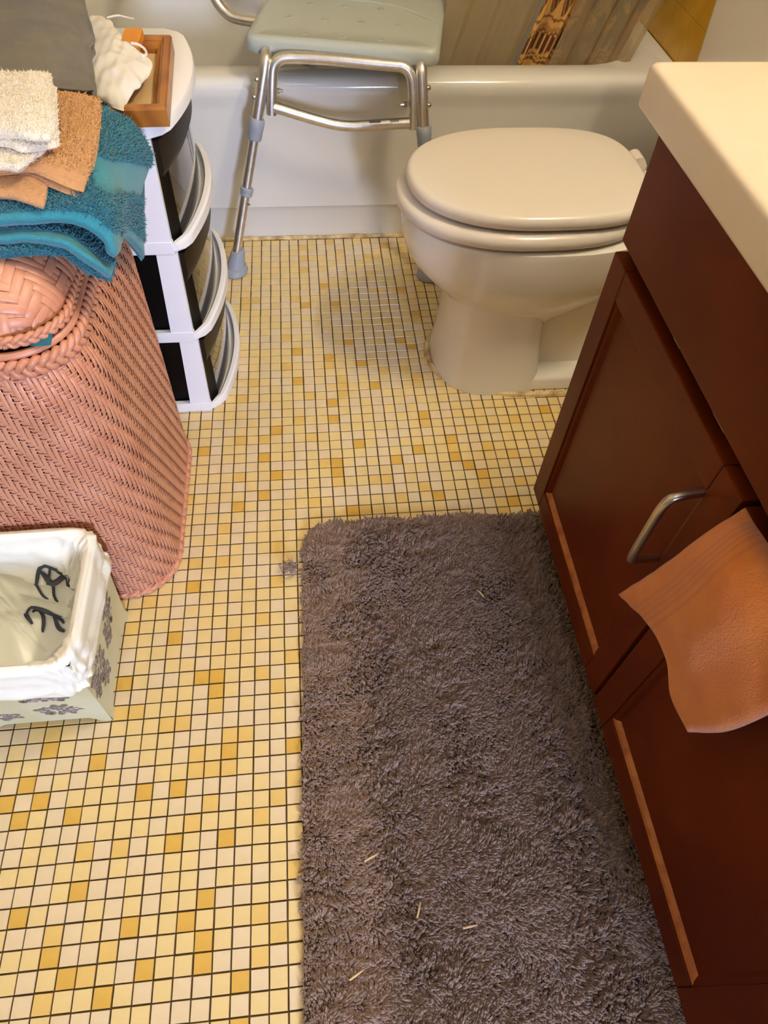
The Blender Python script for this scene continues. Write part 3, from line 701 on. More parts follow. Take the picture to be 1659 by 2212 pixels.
for z0 in (0.02, 7.65, 15.3):
    fr = MB()
    fr.loft([bow_outline(XF, AMT, i_, z) for z, i_ in ((z0, .12), (z0 + .12, .0), (z0 + .42, .0))])                     # tray floor
    # bowed lip
    ys = np.linspace(TY0 + .05, TY1 - .05, 40); o_ = []; 
    for y in ys:
        xo = XF + bow(y, AMT) - .45 * max(0, 1 - (y - TY0) / 1.2) - .45 * max(0, 1 - (TY1 - y) / 1.2); hgt = z0 + .8 + .3 * bow(y, 1)
        o_.append([(xo, y, z0 + .3), (xo + .02, y, hgt - .15), (xo - .12, y, hgt), (xo - .42, y, hgt), (xo - .55, y, hgt - .15), (xo - .6, y, z0 + .3)])
    fr.loft(o_)
    fr.box(TXB, XF - .7, TY0 - .03, TY0 + .45, z0, z0 + .95, .06, 2); fr.box(TXB, XF - .7, TY1 - .45, TY1 + .03, z0, z0 + .95, .06, 2)
    for yy in (TY0, TY1 - .45):
        fr.loft([[(-6.75, yy + .02, z0 + .9), (-5.05, yy + .02, z0 + .9), (-5.05, yy + .43, z0 + .9), (-6.75, yy + .43, z0 + .9)], [(-6.3, yy + .02, z0 + 7.63), (-4.85, yy + .02, z0 + 7.63), (-4.85, yy + .43, z0 + 7.63), (-6.3, yy + .43, z0 + 7.63)]])
        fr.box(TXB, TXB + 1.4, yy + .02, yy + .43, z0 + .9, z0 + 7.63)
    fr.build('tier_frame', M['whiteplastic'], tw, smooth=40)
    dw = MB(); dw.box(TXB + .6, -5.75, TY0 + .6, TY1 - .6, z0 + .5, z0 + 7.2, .1, 1)
    drw = dw.build('drawer', M['blackplastic'], tw)
    fc = MB(); ys = np.linspace(TY0 + 1.5, TY1 - 1.5, 40)
    fc.loft([[(-5.75, y, z0 + .55), (-4.95 + bow(y, 1.2), y, z0 + .55), (-4.9 + bow(y, 1.25), y, z0 + 5.3), (-5.75, y, z0 + 5.3)] for y in ys])
    fc.build('drawer_face', M['glossblack'], drw, smooth=30)
    ed = MB(); ed.loft([[(-5.75, y, z0 + .55), (xx, y, z0 + .55), (xx + .05, y, z0 + 5.3), (-5.75, y, z0 + 5.3)] for y, xx in ((TY0 + .5, -4.98), (TY0 + .9, -4.86), (TY0 + 1.5, -4.95 + bow(TY0 + 1.5, 1.2) + .02))]); ed.build('drawer_edge', M['blackplastic'], drw)
    bn = MB(); ys = np.linspace(TY0 + .5, TY1 - .5, 40)
    bn.loft([[(-5.75, y, z0 + 5.2), (-4.86 + bow(y, 1.3), y, z0 + 5.2), (-4.72 + bow(y, AMT * .93), y, z0 + 5.7), (-4.68 + bow(y, AMT * .95), y, z0 + 7.42), (-5.75, y, z0 + 7.42)] for y in ys])
    bn.build('drawer_pull', M['brownband'], drw, smooth=30)
tp = MB(); tp.loft([bow_outline(XF + .12, AMT, i_, z) for z, i_ in ((22.92, .15), (23.02, .0), (23.55, 0.0), (23.72, .06), (23.8, .22))])
tp.build('top_plate', M['whiteplastic'], tw, smooth=40)

# ================================================================== HAMPER
ham = thing('wicker_hamper', 'pink woven wicker laundry hamper with a domed lid under folded towels', 'hamper', (-15.2, 25, 0))
HX0, HX1, HY0, HY1, HZ = -23.6, -6.55, 16.9, 33.3, 20.7
def path_rr(x0, x1, y0, y1, r, k):
    P = np.array(rrect(x0, x1, y0, y1, r, 0, 24))[:, :2]; P = np.vstack([P, P[:1]])
    d = np.r_[0, np.cumsum(np.linalg.norm(np.diff(P, axis=0), axis=1))]
    s_ = np.asarray(k) % 1.0 * d[-1]
    return np.stack([np.interp(s_, d, P[:, 0]), np.interp(s_, d, P[:, 1])], -1)
def ham_surf(s_, z):
    s_, z = np.broadcast_arrays(np.asarray(s_, float), np.asarray(z, float))
    base = path_rr(HX0, HX1, HY0, HY1, 3.4, s_)
    c = V((HX0 + HX1) / 2, (HY0 + HY1) / 2)
    t = z / HZ; k = .985 + .015 * np.sin(t * math.pi * .6) - .05 * np.clip((t - .9) / .1, 0, 1) ** 2
    p = c + (base - c) * k[..., None]
    return np.concatenate([p, z[..., None]], -1)
def weave(surf, nc, nr, over, wc, wr, hc, hr, closed, name, m, parent, arch_c=.5, arch_r=.8, sub=2):
    """two crossing families of real strands on surf(c, r) (c in columns, r in rows)"""
    V_, F_ = [], []; n0 = 0
    eps = .02
    def frame(c, r):
        p = surf(c, r); a = surf(c + eps, r) - p; b_ = surf(c, r + eps) - p
        la = np.linalg.norm(a, axis=-1, keepdims=True) + 1e-9; lb_ = np.linalg.norm(b_, axis=-1, keepdims=True) + 1e-9
        a = a / la; b_ = b_ / lb_; nn = np.cross(a, b_); nn /= np.linalg.norm(nn, axis=-1, keepdims=True) + 1e-9
        return p, a, b_, nn
    for fam in (0, 1):
        if fam == 0:
            c = np.arange(nc)[:, None] + .5; r = np.linspace(0, nr, nr * sub + 1)[None, :]; wd, hh, arc = wc, hc, arch_c
        else:
            r = np.arange(nr)[:, None] + .5; c = np.linspace(0, nc, nc * sub + 1)[None, :]; wd, hh, arc = wr, hr, arch_r
        c, r = np.broadcast_arrays(c, r)
        p, a, b_, nn = frame(c, r)
        ov = over(np.floor(np.clip(c, 0, nc - .01)), np.floor(np.clip(r, 0, nr - .01)))
        sg = np.where(ov, 1.0, -1.0) * (1 if fam == 0 else -1)
        k = np.ones(3) / 3
        sg = np.stack([np.convolve(np.r_[q[:1], q, q[-1:]], k, 'valid') for q in sg])
        off = sg * hh
        side = a if fam == 0 else b_
        mid = p + nn * (off + wd * arc * .22)[..., None]
        e1 = p + nn * (off - wd * arc * .12)[..., None] + side * wd * .5; e2 = p + nn * (off - wd * arc * .12)[..., None] - side * wd * .5
        q1 = p + nn * (off + wd * arc * .12)[..., None] + side * wd * .3; q2 = p + nn * (off + wd * arc * .12)[..., None] - side * wd * .3
        R_ = np.stack([e1, q1, q2, e2], 2); m_, l_ = R_.shape[:2]
        I = np.arange(m_ * l_ * 4).reshape(m_, l_, 4) + n0
        f = np.stack([I[:, :-1, :-1], I[:, :-1, 1:], I[:, 1:, 1:], I[:, 1:, :-1]], -1).reshape(-1, 4)
        V_.append(R_.reshape(-1, 3)); F_.append(f); n0 += m_ * l_ * 4
    return quick_mesh(name, np.concatenate(V_), np.concatenate(F_), m, parent, 'stuff')
core = MB(); core.loft([[tuple(p) for p in (ham_surf(np.linspace(0, 1, 80, endpoint=False), np.full(80, z)) - V((0), 0, 0) - np.concatenate([.16 * (lambda d: d / np.linalg.norm(d, axis=1)[:, None])(ham_surf(np.linspace(0, 1, 80, endpoint=False), np.full(80, z))[:, :2] - V((HX0 + HX1) / 2, (HY0 + HY1) / 2)), np.zeros((80, 1))], 1))] for z in np.linspace(.1, HZ, 8)])
core.build('basket_wall', M['wickerdeep'], ham)
NC, NR = 232, 76
weave(lambda c, r: ham_surf(c / NC, .35 + r / NR * (HZ - .45)), NC, NR, lambda c, r: ((r + 2 * c) % 8) < 4.5, (.235), .11, .05, .055, True, 'woven_strands', M['wicker'], ham)
def braid(path_fn, L, w_, r, turns, name, m, parent, n=700, flat=.5):
    q = MB(); s_ = np.linspace(0, 1, n)
    p = path_fn(s_); T = np.gradient(p, axis=0); T /= np.linalg.norm(T, axis=1)[:, None]
    Nn = np.cross(T, V(0, 0, 1)); Nn /= np.linalg.norm(Nn, axis=1)[:, None]
    for k in range(3):
        a = 2 * math.pi * turns * s_ + 2 * math.pi * k / 3
        P = p + V(0, 0, 1) * (w_ * np.sin(a))[:, None] + Nn * (flat * r * np.sin(2 * a))[:, None]
        q.tube(P, r, 6, caps=False)
    return q.build(name, m, parent, smooth=180)
braid(lambda s_: np.concatenate([path_rr(HX0 + .5, HX1 - .5, HY0 + .5, HY1 - .5, 3.0, s_), np.full((len(s_), 1), 21.0)], 1), 1, .36, .2, 38, 'rim_braid', M['wicker'], ham)
braid(lambda s_: np.concatenate([path_rr(HX0 + .12, HX1 - .12, HY0 + .12, HY1 - .12, 3.3, s_), np.full((len(s_), 1), .28)], 1), 1, .1, .2, 26, 'base_braid', M['wicker'], ham)
hoop = MB(); s_ = np.linspace(0, 1, 160); hoop.tube(np.concatenate([path_rr(HX0 + .75, HX1 - .75, HY0 + .75, HY1 - .75, 2.9, s_), np.full((160, 1), 21.62)], 1), .2, 10, caps=False); hoop.build('rim_hoop', M['wicker'], ham)
LX0, LX1, LY0, LY1 = HX0 + .7, HX1 - .6, HY0 + .8, HY1 - .7
def lid_surf(c, r, nc=37, nr=34):
    X_ = np.clip(c / nc * 2 - 1, -1, 1); Y_ = np.clip(r / nr * 2 - 1, -1, 1)
    # square -> rounded square
    kx = np.sqrt(np.maximum(1 - Y_ ** 4 * .24 * X_ ** 2, 0)); ky = np.sqrt(np.maximum(1 - X_ ** 4 * .24 * Y_ ** 2, 0))
    xx = (LX0 + LX1) / 2 + (LX1 - LX0) / 2 * X_ * kx * (1 - .03 * (Y_ ** 2))
    yy = (LY0 + LY1) / 2 + (LY1 - LY0) / 2 * Y_ * ky * (1 - .03 * (X_ ** 2))
    h = np.maximum((1 - np.abs(X_) ** 4.5) * (1 - np.abs(Y_) ** 4.5), 0) ** .62
    return np.stack([xx, yy, 22.35 + 2.8 * h], -1)
lid = MB(); gi = np.linspace(0, 37, 30); gj = np.linspace(0, 34, 30)
Gd = lid_surf(gi[:, None] + 0 * gj[None], gj[None] + 0 * gi[:, None]) - V(0, 0, .14)
I = np.arange(900).reshape(30, 30); lid.add(Gd.reshape(-1, 3), np.stack([I[:-1, :-1], I[1:, :-1], I[1:, 1:], I[:-1, 1:]], -1).reshape(-1, 4).tolist())
lido = lid.build('lid', M['wickerdeep'], ham)
weave(lid_surf, 37, 34, lambda c, r: ((r + c) % 6) < 3, .42, .42, .045, .045, False, 'lid_strands', M['wicker'], lido, .35, .35, 3)
def lid_edge(s_):
    return np.concatenate([path_rr(LX0 + .1, LX1 - .1, LY0 + .1, LY1 - .1, 2.6, s_), np.full((len(s_), 1), 22.3)], 1)
braid(lid_edge, 1, .19, .14, 40, 'lid_braid', M['wicker'], lido)
tr = MB(); sheet(tr, [[(-9.2, 17.95, 22.05), (-8.4, 17.9, 22.08), (-7.8, 17.95, 22.05)], [(-9.2, 19, 22.3), (-8.4, 19, 22.3), (-7.8, 19, 22.3)]], 8, 16, .16, .05, 3, 4)
tag(tr.build('cloth_corner', M['tealsheet'], origin=(-8.5, 18, 22)), 'small teal cloth edge caught under the hamper lid', 'cloth')

# ================================================================== CLOTHS ON THE HAMPER AND TOWER
TEAL_TOP = [
   [(-16, 25.0, 27.0), (-11.89, 25.21, 27.0), (-9.83, 26.02, 27.0), (-8.75, 26.89, 27.0), (-7.42, 28.87, 26.9), (-6.57, 30.44, 26.8), (-6.05, 31.14, 26.7), (-5.53, 31.35, 26.4), (-4.73, 31.83, 25.6)],
   [(-16, 22.8, 26.9), (-11.29, 22.76, 26.9), (-9.16, 22.89, 26.9), (-8.07, 23.32, 26.9), (-6.68, 24.63, 26.9), (-5.62, 25.66, 26.8), (-5.18, 26.13, 26.5), (-4.86, 27.9, 25.8), (-3.99, 31.24, 24.0)],
   [(-16, 21.8, 26.7), (-11.1, 21.72, 26.7), (-8.97, 21.64, 26.7), (-7.83, 21.79, 26.7), (-6.3, 22.0, 26.7), (-5.11, 22.31, 26.5), (-4.59, 22.6, 26.0), (-4.78, 25.78, 24.6), (-4.8, 29.98, 22.2)],
   [(-16, 20.8, 26.4), (-10.99, 20.78, 26.4), (-8.91, 20.84, 26.4), (-7.77, 20.94, 26.4), (-6.32, 21.15, 26.2), (-5.21, 21.14, 25.6), (-4.47, 21.02, 24.4), (-5.09, 25.46, 22.6), (-5.26, 28.65, 19.2)]]
TEAL_MID = [
   [(-16, 23, 26.0), (-11.78, 23.05, 26.0), (-9.55, 22.97, 26.0), (-8.37, 23.12, 26.0), (-6.75, 23.5, 25.5), (-5.7, 23.5, 24.6), (-5.1, 23.4, 23.9)],
   [(-16, 21.7, 25.8), (-11.51, 21.69, 25.8), (-9.33, 21.6, 25.8), (-8.12, 21.55, 25.8), (-6.53, 21.7, 25.3), (-5.6, 21.6, 24.3), (-4.95, 22.0, 23.5)],
   [(-16, 20.6, 25.7), (-11.29, 20.65, 25.7), (-9.16, 20.67, 25.7), (-7.99, 20.73, 25.7), (-6.46, 20.59, 25.5), (-5.49, 20.46, 24.7), (-4.89, 20.73, 23.6)]]
TEAL_LOW = [
   [(-16, 22.1, 25.2), (-11.91, 22.14, 25.2), (-9.67, 22.05, 25.2), (-8.44, 22.0, 25.2), (-6.82, 21.91, 25.1), (-5.76, 21.88, 24.5), (-5.14, 22.49, 23.6)],
   [(-16, 21.2, 25.2), (-11.67, 21.21, 25.2), (-9.46, 21.12, 25.2), (-8.25, 21.07, 25.2), (-6.69, 20.95, 25.0), (-5.8, 20.87, 24.2), (-5.11, 22.02, 23.2)],
   [(-16, 20.5, 25.2), (-11.48, 20.5, 25.2), (-9.32, 20.47, 25.2), (-8.19, 20.58, 25.1), (-6.81, 20.69, 24.8), (-5.97, 20.67, 23.9), (-5.24, 21.42, 22.9)]]
TEAL_SIDE = [
   [(-6.6, 31.5, 25.6), (-5.9, 31.5, 25.2), (-5.3, 31.7, 24.6), (-4.6, 31.9, 23.6)],
   [(-6.4, 29.5, 24.9), (-5.9, 29.2, 24.2), (-5.6, 29.6, 22.8), (-4.95, 30.6, 21.2)],
   [(-6.0, 26.8, 23.6), (-5.6, 27.0, 22.2), (-5.5, 28, 20.4), (-5.55, 29.2, 18.7)]]
tt = thing('teal_towel', 'teal terry bath towel folded in layers, draping over the hamper lid', 'towel', (-9, 25, 25.2))
def hem1(u, v): return np.clip((u > .84) * (v < .80) * 1.0 + (u > .9) * (v >= .8) + ((v > .62) & (u > .33 + .25 * (v - .62)) & (u < .56 + .25 * (v - .62)) & (u < .95)) * 1.0, 0, 1)
def hem2(u, v): return (u > .6) * 1.0
m_ = MB(); a1 = sheet(m_, TEAL_TOP, 60, 110, .5, .07, 1.3, 31, attr=hem1); a2 = sheet(m_, TEAL_MID, 36, 80, .42, .06, 1.4, 33, attr=hem2)
a3 = sheet(m_, TEAL_LOW, 30, 80, .42, .06, 1.4, 35); a4 = sheet(m_, TEAL_SIDE, 40, 30, .4, .05, 1.4, 36, attr=lambda u, v: (u > .8) * 1.0)
m_.build('towel_cloth', M['tealsheet'], tt, smooth=180, attr_name='hem')
pile('terry_pile', a1[0], a1[1], 340, .17, .032, M['teal'], tt, 41, keep=lambda u, v: hem1(u, v) < .5)
pile('terry_pile', a3[0], a3[1], 340, .17, .032, M['teal'], tt, 42)
pile('terry_pile', a2[0], a2[1], 300, .17, .032, M['teal'], tt, 43, keep=lambda u, v: hem2(u, v) < .5)
TAN_TOP = [
   [(-16, 29.7, 27.9), (-12.66, 29.7, 27.9), (-10.28, 29.67, 27.9), (-9.02, 29.91, 27.9), (-7.85, 30.29, 27.8), (-6.72, 30.32, 27.7), (-5.72, 30.41, 27.4)],
   [(-16, 25.9, 27.9), (-11.66, 25.91, 27.9), (-9.43, 25.86, 27.9), (-8.24, 26.06, 27.9), (-7.16, 26.49, 27.8), (-6.14, 26.69, 27.7), (-5.33, 26.64, 27.4)],
   [(-16, 23.8, 27.9), (-11.09, 23.78, 27.9), (-8.95, 23.73, 27.9), (-7.81, 23.9, 27.9), (-6.85, 23.88, 27.8), (-6.03, 23.93, 27.6), (-5.28, 24.21, 27.2)],
   [(-16, 22.7, 27.6), (-10.95, 22.71, 27.6), (-8.82, 22.64, 27.6), (-7.71, 22.84, 27.6), (-6.89, 22.46, 27.5), (-6.13, 22.2, 27.3), (-5.42, 22.19, 27.0)]]
TAN_LOW = [
   [(-16, 25, 27.3), (-11.7, 25.02, 27.3), (-9.47, 24.97, 27.3), (-8.45, 24.94, 27.3), (-7.27, 24.27, 27.2)],
   [(-16, 22.6, 27.3), (-11.06, 22.59, 27.3), (-8.94, 22.6, 27.3), (-7.96, 22.57, 27.3), (-6.93, 22.13, 27.1)],
   [(-16, 21.6, 27.1), (-10.89, 21.63, 27.1), (-8.8, 21.63, 27.1), (-7.88, 21.34, 27.1), (-6.98, 21.11, 26.9)]]
m_ = MB(); sh = V(0, 0, -.42)
b1 = sheet(m_, TAN_TOP, 60, 90, .3, .05, 1.2, 51, attr=lambda u, v: (u > .84) * 1.0)
sheet(m_, [[tuple(V(*p) + V(-.06, -.05 if i == 3 else 0, -.36)) for p in r] for i, r in enumerate(TAN_TOP)], 50, 80, .26, .05, 1.2, 53, attr=lambda u, v: (u > .84) * 1.0)
sheet(m_, TAN_LOW, 40, 60, .3, .05, 1.2, 52, attr=lambda u, v: (u > .8) * 1.0)
tn = thing('tan_hand_towel', 'tan textured hand towel folded on top of the teal towel', 'towel', (-9, 26, 26.8))
m_.build('towel_cloth', M['tan'], tn, smooth=180, attr_name='hem')
pile('towel_nubs', b1[0], b1[1], 130, .1, .05, M['tannub'], tn, 55, keep=lambda u, v: u < .84)
WHITE_TOP = [
   [(-14, 28.4, 29.4), (-11.62, 28.4, 29.4), (-9.4, 28.49, 29.4), (-8.17, 28.48, 29.4), (-7.32, 28.9, 29.2)],
   [(-14, 26, 29.4), (-10.99, 26.02, 29.4), (-8.84, 25.99, 29.4), (-7.66, 25.98, 29.4), (-6.67, 26.22, 29.2)],
   [(-14, 24, 29.3), (-10.52, 24.06, 29.3), (-8.44, 24.02, 29.3), (-7.28, 23.92, 29.3), (-6.26, 24.22, 29.1)],
   [(-14, 23, 29.1), (-10.35, 23.06, 29.1), (-8.3, 23.06, 29.1), (-7.13, 22.79, 29.1), (-6.32, 22.9, 29.0)]]
WHITE_MID = [
   [(-14, 29.2, 28.9), (-12.07, 29.2, 28.9), (-9.76, 29.19, 28.9), (-8.44, 28.92, 28.9), (-7.18, 28.66, 28.7)],
   [(-14, 25, 28.9), (-10.95, 24.98, 28.9), (-8.81, 24.94, 28.9), (-7.59, 24.7, 28.9), (-6.54, 25.36, 28.6)],
   [(-14, 23.1, 28.7), (-10.55, 23.12, 28.7), (-8.47, 23.07, 28.7), (-7.49, 22.73, 28.6), (-6.26, 23.65, 28.4)]]
WHITE_LOW = [
   [(-14, 26.1, 28.4), (-11.48, 26.13, 28.4), (-9.27, 26.09, 28.4), (-8.21, 25.84, 28.4), (-7.19, 25.38, 28.3)],
   [(-14, 23.4, 28.3), (-10.8, 23.36, 28.3), (-8.71, 23.39, 28.3), (-7.74, 23.36, 28.3), (-6.9, 23.88, 28.2)],
   [(-14, 22.4, 28.2), (-10.58, 22.37, 28.2), (-8.46, 22.12, 28.2), (-7.69, 22.02, 28.2), (-7.1, 23.19, 28.1)]]
ww = thing('white_washcloth', 'white terry washcloth folded on top of the towel pile', 'washcloth', (-9, 25.5, 28))
m_ = MB(); c1 = sheet(m_, WHITE_TOP, 50, 60, .45, .05, 1.6, 61); c2 = sheet(m_, WHITE_MID, 40, 60, .42, .05, 1.6, 63); c3 = sheet(m_, WHITE_LOW, 36, 60, .36, .05, 1.6, 65)
m_.build('cloth_layers', M['whitecloth'], ww, smooth=180)
for c_, sd in ((c1, 66), (c2, 67), (c3, 68)): pile('terry_pile', c_[0], c_[1], 260, .1, .026, M['whitepile'], ww, sd)
GREY_TOP = [
   [(-19.2, 52.4, 26.8), (-15.74, 52.14, 26.9), (-13.1, 52.59, 26.8), (-10.67, 53.18, 26.4)],
   [(-17.31, 45.64, 27.0), (-14.14, 45.36, 27.1), (-11.72, 45.74, 27.0), (-9.5, 47.35, 26.4)],
   [(-15.68, 39.84, 27.2), (-12.75, 39.56, 27.3), (-10.09, 40.17, 27.1), (-8.02, 41.7, 26.3)],
   [(-14.86, 36.92, 27.3), (-12.05, 36.64, 27.4), (-9.57, 37.53, 27.2), (-7.92, 39.59, 26.4)],
   [(-14.06, 33.92, 27.3), (-11.38, 33.64, 27.4), (-8.95, 34.15, 27.2), (-7.18, 36.23, 26.4)],
   [(-13.59, 31.95, 27.2), (-10.98, 31.67, 27.3), (-8.5, 32.8, 27.1), (-6.84, 34.08, 26.4)]]
m_ = MB()
for k in range(4): sheet(m_, [[tuple(V(*p) + V(-.12 * k, .1 * k, -.62 * k)) for p in r] for r in GREY_TOP], 56, 44, .62, .13, 1.5, 71 + k)
tag(m_.build('grey_garment', M['grey'], origin=(-11, 42, 24), smooth=180), 'dark grey garment folded flat on the drawer tower behind the towels', 'clothing')
GAUZE = [
   [(-11.95, 47.33, 24.7), (-10.47, 47.95, 24.9), (-9.5, 48.9, 25.0), (-9.0, 48.88, 24.9), (-8.39, 48.27, 24.8)],
   [(-11.17, 43.23, 24.8), (-9.54, 42.83, 25.2), (-7.87, 42.71, 25.5), (-7.03, 43.74, 25.4), (-6.61, 43.42, 25.2)],
   [(-10.12, 40.44, 24.8), (-8.37, 39.12, 25.3), (-6.77, 38.97, 25.6), (-5.94, 40.93, 25.5), (-4.79, 40.71, 25.2)],
   [(-9.4, 37.84, 24.8), (-7.63, 35.98, 25.3), (-6.28, 36.07, 25.5), (-5.55, 37.17, 25.3), (-5.06, 38.05, 25.0)],
   [(-8.88, 36.3, 24.8), (-7.56, 35.8, 25.0), (-6.4, 34.91, 25.0), (-5.81, 34.96, 24.8), (-5.73, 36.62, 24.9)]]
gz = thing('white_drawstring_bag', 'thin white cloth bag with drawstring lying over the picture frame', 'cloth bag', (-8, 41, 24.2))
m_ = MB(); sheet(m_, GAUZE, 70, 70, .22, .16, 2.2, 81); m_.build('bag_cloth', M['gauze'], gz, smooth=180)
st_ = MB(); st_.tube(smooth_path([(-8.6, 48.2, 25.0), (-7.9, 48.4, 25.1), (-7.4, 48.6, 24.9), (-6.9, 48.6, 24.8)], 2), .07, 6); st_.build('drawstring', M['gauze'], gz); st_ = MB(); st_.tube(smooth_path([(-6.1, 42.2, 25.6), (-5.6, 42.0, 25.6), (-5.2, 41.7, 25.4), (-5.1, 41.0, 25.35), (-5.4, 40.8, 25.4)], 2), .08, 6); st_.build('drawstring', M['gauze'], gz)

# picture frame lying face down on the tower
pf = thing('picture_frame', 'oak picture frame with beige backing lying on the drawer tower', 'picture frame', (-5, 40, 23.8))
FA, FB, FC, FD = V(-7.4, 45.75, 0), V(-4.09, 45.66, 0), V(-3.49, 35.0, 0), V(-6.9, 34.9, 0)
ctr = (FA + FB + FC + FD) / 4
def fpt(p, k, z): q = ctr + (p - ctr) * k; return V(q[0], q[1], z)
def inset(p, d):
    sx = 1 if p[0] < ctr[0] else -1; sy = 1 if p[1] < ctr[1] else -1
    return p + V(sx * d, sy * d, 0)
C4 = [FA, FB, FC, FD]
for i in range(4):
    a, c = C4[i], C4[(i + 1) % 4]; q = MB()
    prof = ((0, 23.82), (0, 24.75), (.1, 24.9), (.42, 24.92), (.5, 24.72), (.62, 24.7), (.72, 24.5), (.95, 24.4), (.95, 23.82))
    q.loft([[inset(p, d) + V(0, 0, z) for d, z in prof] for p in (a, c)]); q.build('frame_rail', M['oak'], pf, smooth=0)
q = MB(); q.add([inset(p, .85) + V(0, 0, 24.1) for p in C4], [(0, 1, 2, 3)]); q.add([inset(p, .85) + V(0, 0, 23.9) for p in C4], [(3, 2, 1, 0)]); q.build('backing_board', M['board'], pf, smooth=0)
q = MB(); q.box(-6.9, -5.75, 42.3, 45.0, 24.95, 25.5, .08, 2)
tag(q.build('wooden_block', M['oakorange'], origin=(-6.3, 43.6, 24.95)), 'small orange wooden plaque lying on the picture frame corner', 'block')

# ================================================================== WASTE BIN AND BAG
bn = thing('waste_bin', 'square cream waste bin with purple-grey flower print beside the hamper', 'bin', (-13.7, 11.9, 0))
BC = V(-13.75, 11.9, 0)
def bin_half(z): t = z / 9.4; return 3.72 + .62 * t, 3.68 + .55 * t
def bin_pt(side, s_, z, off=0):
    hx, hy = bin_half(z)
    if side == 0: return BC + V(s_ * hx, -hy - off, z)
    if side == 1: return BC + V(hx + off, s_ * hy, z)
    if side == 2: return BC + V(-s_ * hx, hy + off, z)
    return BC + V(-hx - off, -s_ * hy, z)
for side in range(4):
    q = MB(); ss = np.linspace(-1, 1, 41); rows = []
    for off in (0, -.22):
        for fz in (0, .06, .12, .5, 1):
            row = []
            for s_ in ss:
                zb = .62 * min(1, max(0, (.82 - abs(s_)) / .16)) ** .6 if abs(s_) < .82 else .02
                z = zb + (9.4 - zb) * fz; fl_ = .16 * max(0, 1 - z / 1.6) ** 2
                row.append(bin_pt(side, s_ * (1.0 + fl_ * .2), z, off + fl_))
            rows.append(row)
    R = np.array(rows); n_ = 41; f = []
    for k in range(4):
        for j in range(n_ - 1):
            f.append((k * n_ + j, k * n_ + j + 1, (k + 1) * n_ + j + 1, (k + 1) * n_ + j))
            b0 = 5 * n_; f.append((b0 + k * n_ + j, b0 + (k + 1) * n_ + j, b0 + (k + 1) * n_ + j + 1, b0 + k * n_ + j + 1))
    for j in range(n_ - 1):
        f.append((j, 5 * n_ + j, 5 * n_ + j + 1, j + 1)); f.append((4 * n_ + j, 4 * n_ + j + 1, 9 * n_ + j + 1, 9 * n_ + j))
    q.add(R.reshape(-1, 3), f); sp_ = q.build('side_panel', M['binside'], bn, smooth=30)
    # printed flowers: flat petals and leaves on the panel
    rr = random.Random(90 + side)
    fm = MB(); clusters = [(.38, 2.5, .40, .85), (-.55, 1.9, .28, .6), (.3, 4.7, .36, .6)] if side % 2 == 0 else [(-.5, 4.2, .30, 1.3), (-.42, 2.6, .2, .9), (.1, 3.6, .16, 1.0), (.42, 4.6, .22, 1.5), (-.8, 4.2, .12, 1.3)]
    def blob(s0, z0, rs, rz, mi, rot, off):
        v = []
        for k in range(7):
            a = 2 * math.pi * k / 7; dx, dz_ = rs * math.cos(a), rz * math.sin(a)
            c_, s2 = math.cos(rot), math.sin(rot)
            v.append(bin_pt(side, s0 + dx * c_ - dz_ * .27 * s2, z0 + dz_ * c_ + dx / .27 * s2, off))
        fm.add(v, [tuple(range(7))], mi)
    for (cs_, cz, ws, wz) in clusters:
        for k in range(7):
            a = rr.uniform(0, 6.28); blob(cs_ + ws * .8 * math.cos(a), max(1.1, cz + wz * .8 * math.sin(a)), .10, .22, 2, a + rr.uniform(-.4, .4), .012)
        for k in range(120):
            a = rr.uniform(0, 6.28); r0 = math.sqrt(rr.random()) * .85
            blob(cs_ + ws * r0 * math.cos(a), max(1.0, cz + wz * r0 * math.sin(a)), rr.uniform(.018, .03), rr.uniform(.06, .11), rr.choice((0, 0, 1)), rr.uniform(0, 3), .016 + .004 * rr.random())
    fm.build('flower_print', [M['flower'], M['flowerlight'], M['leaf']], sp_, smooth=0, kind='stuff')
q = MB(); q.loft([rrect(-17.3, -10.2, 8.4, 15.4, .3, z) for z in (.7, .9)]); q.build('bin_floor', M['binside'], bn)
_sd = np.random.default_rng(77).uniform([-18.5, 7, 1], [-9, 17, 10.5], (70, 3))
def crumple(p):
    d = np.linalg.norm(p[..., None, :] - _sd, axis=-1); d.sort(axis=-1)
    return d[..., 0] - .9, d[..., 1] - d[..., 0]
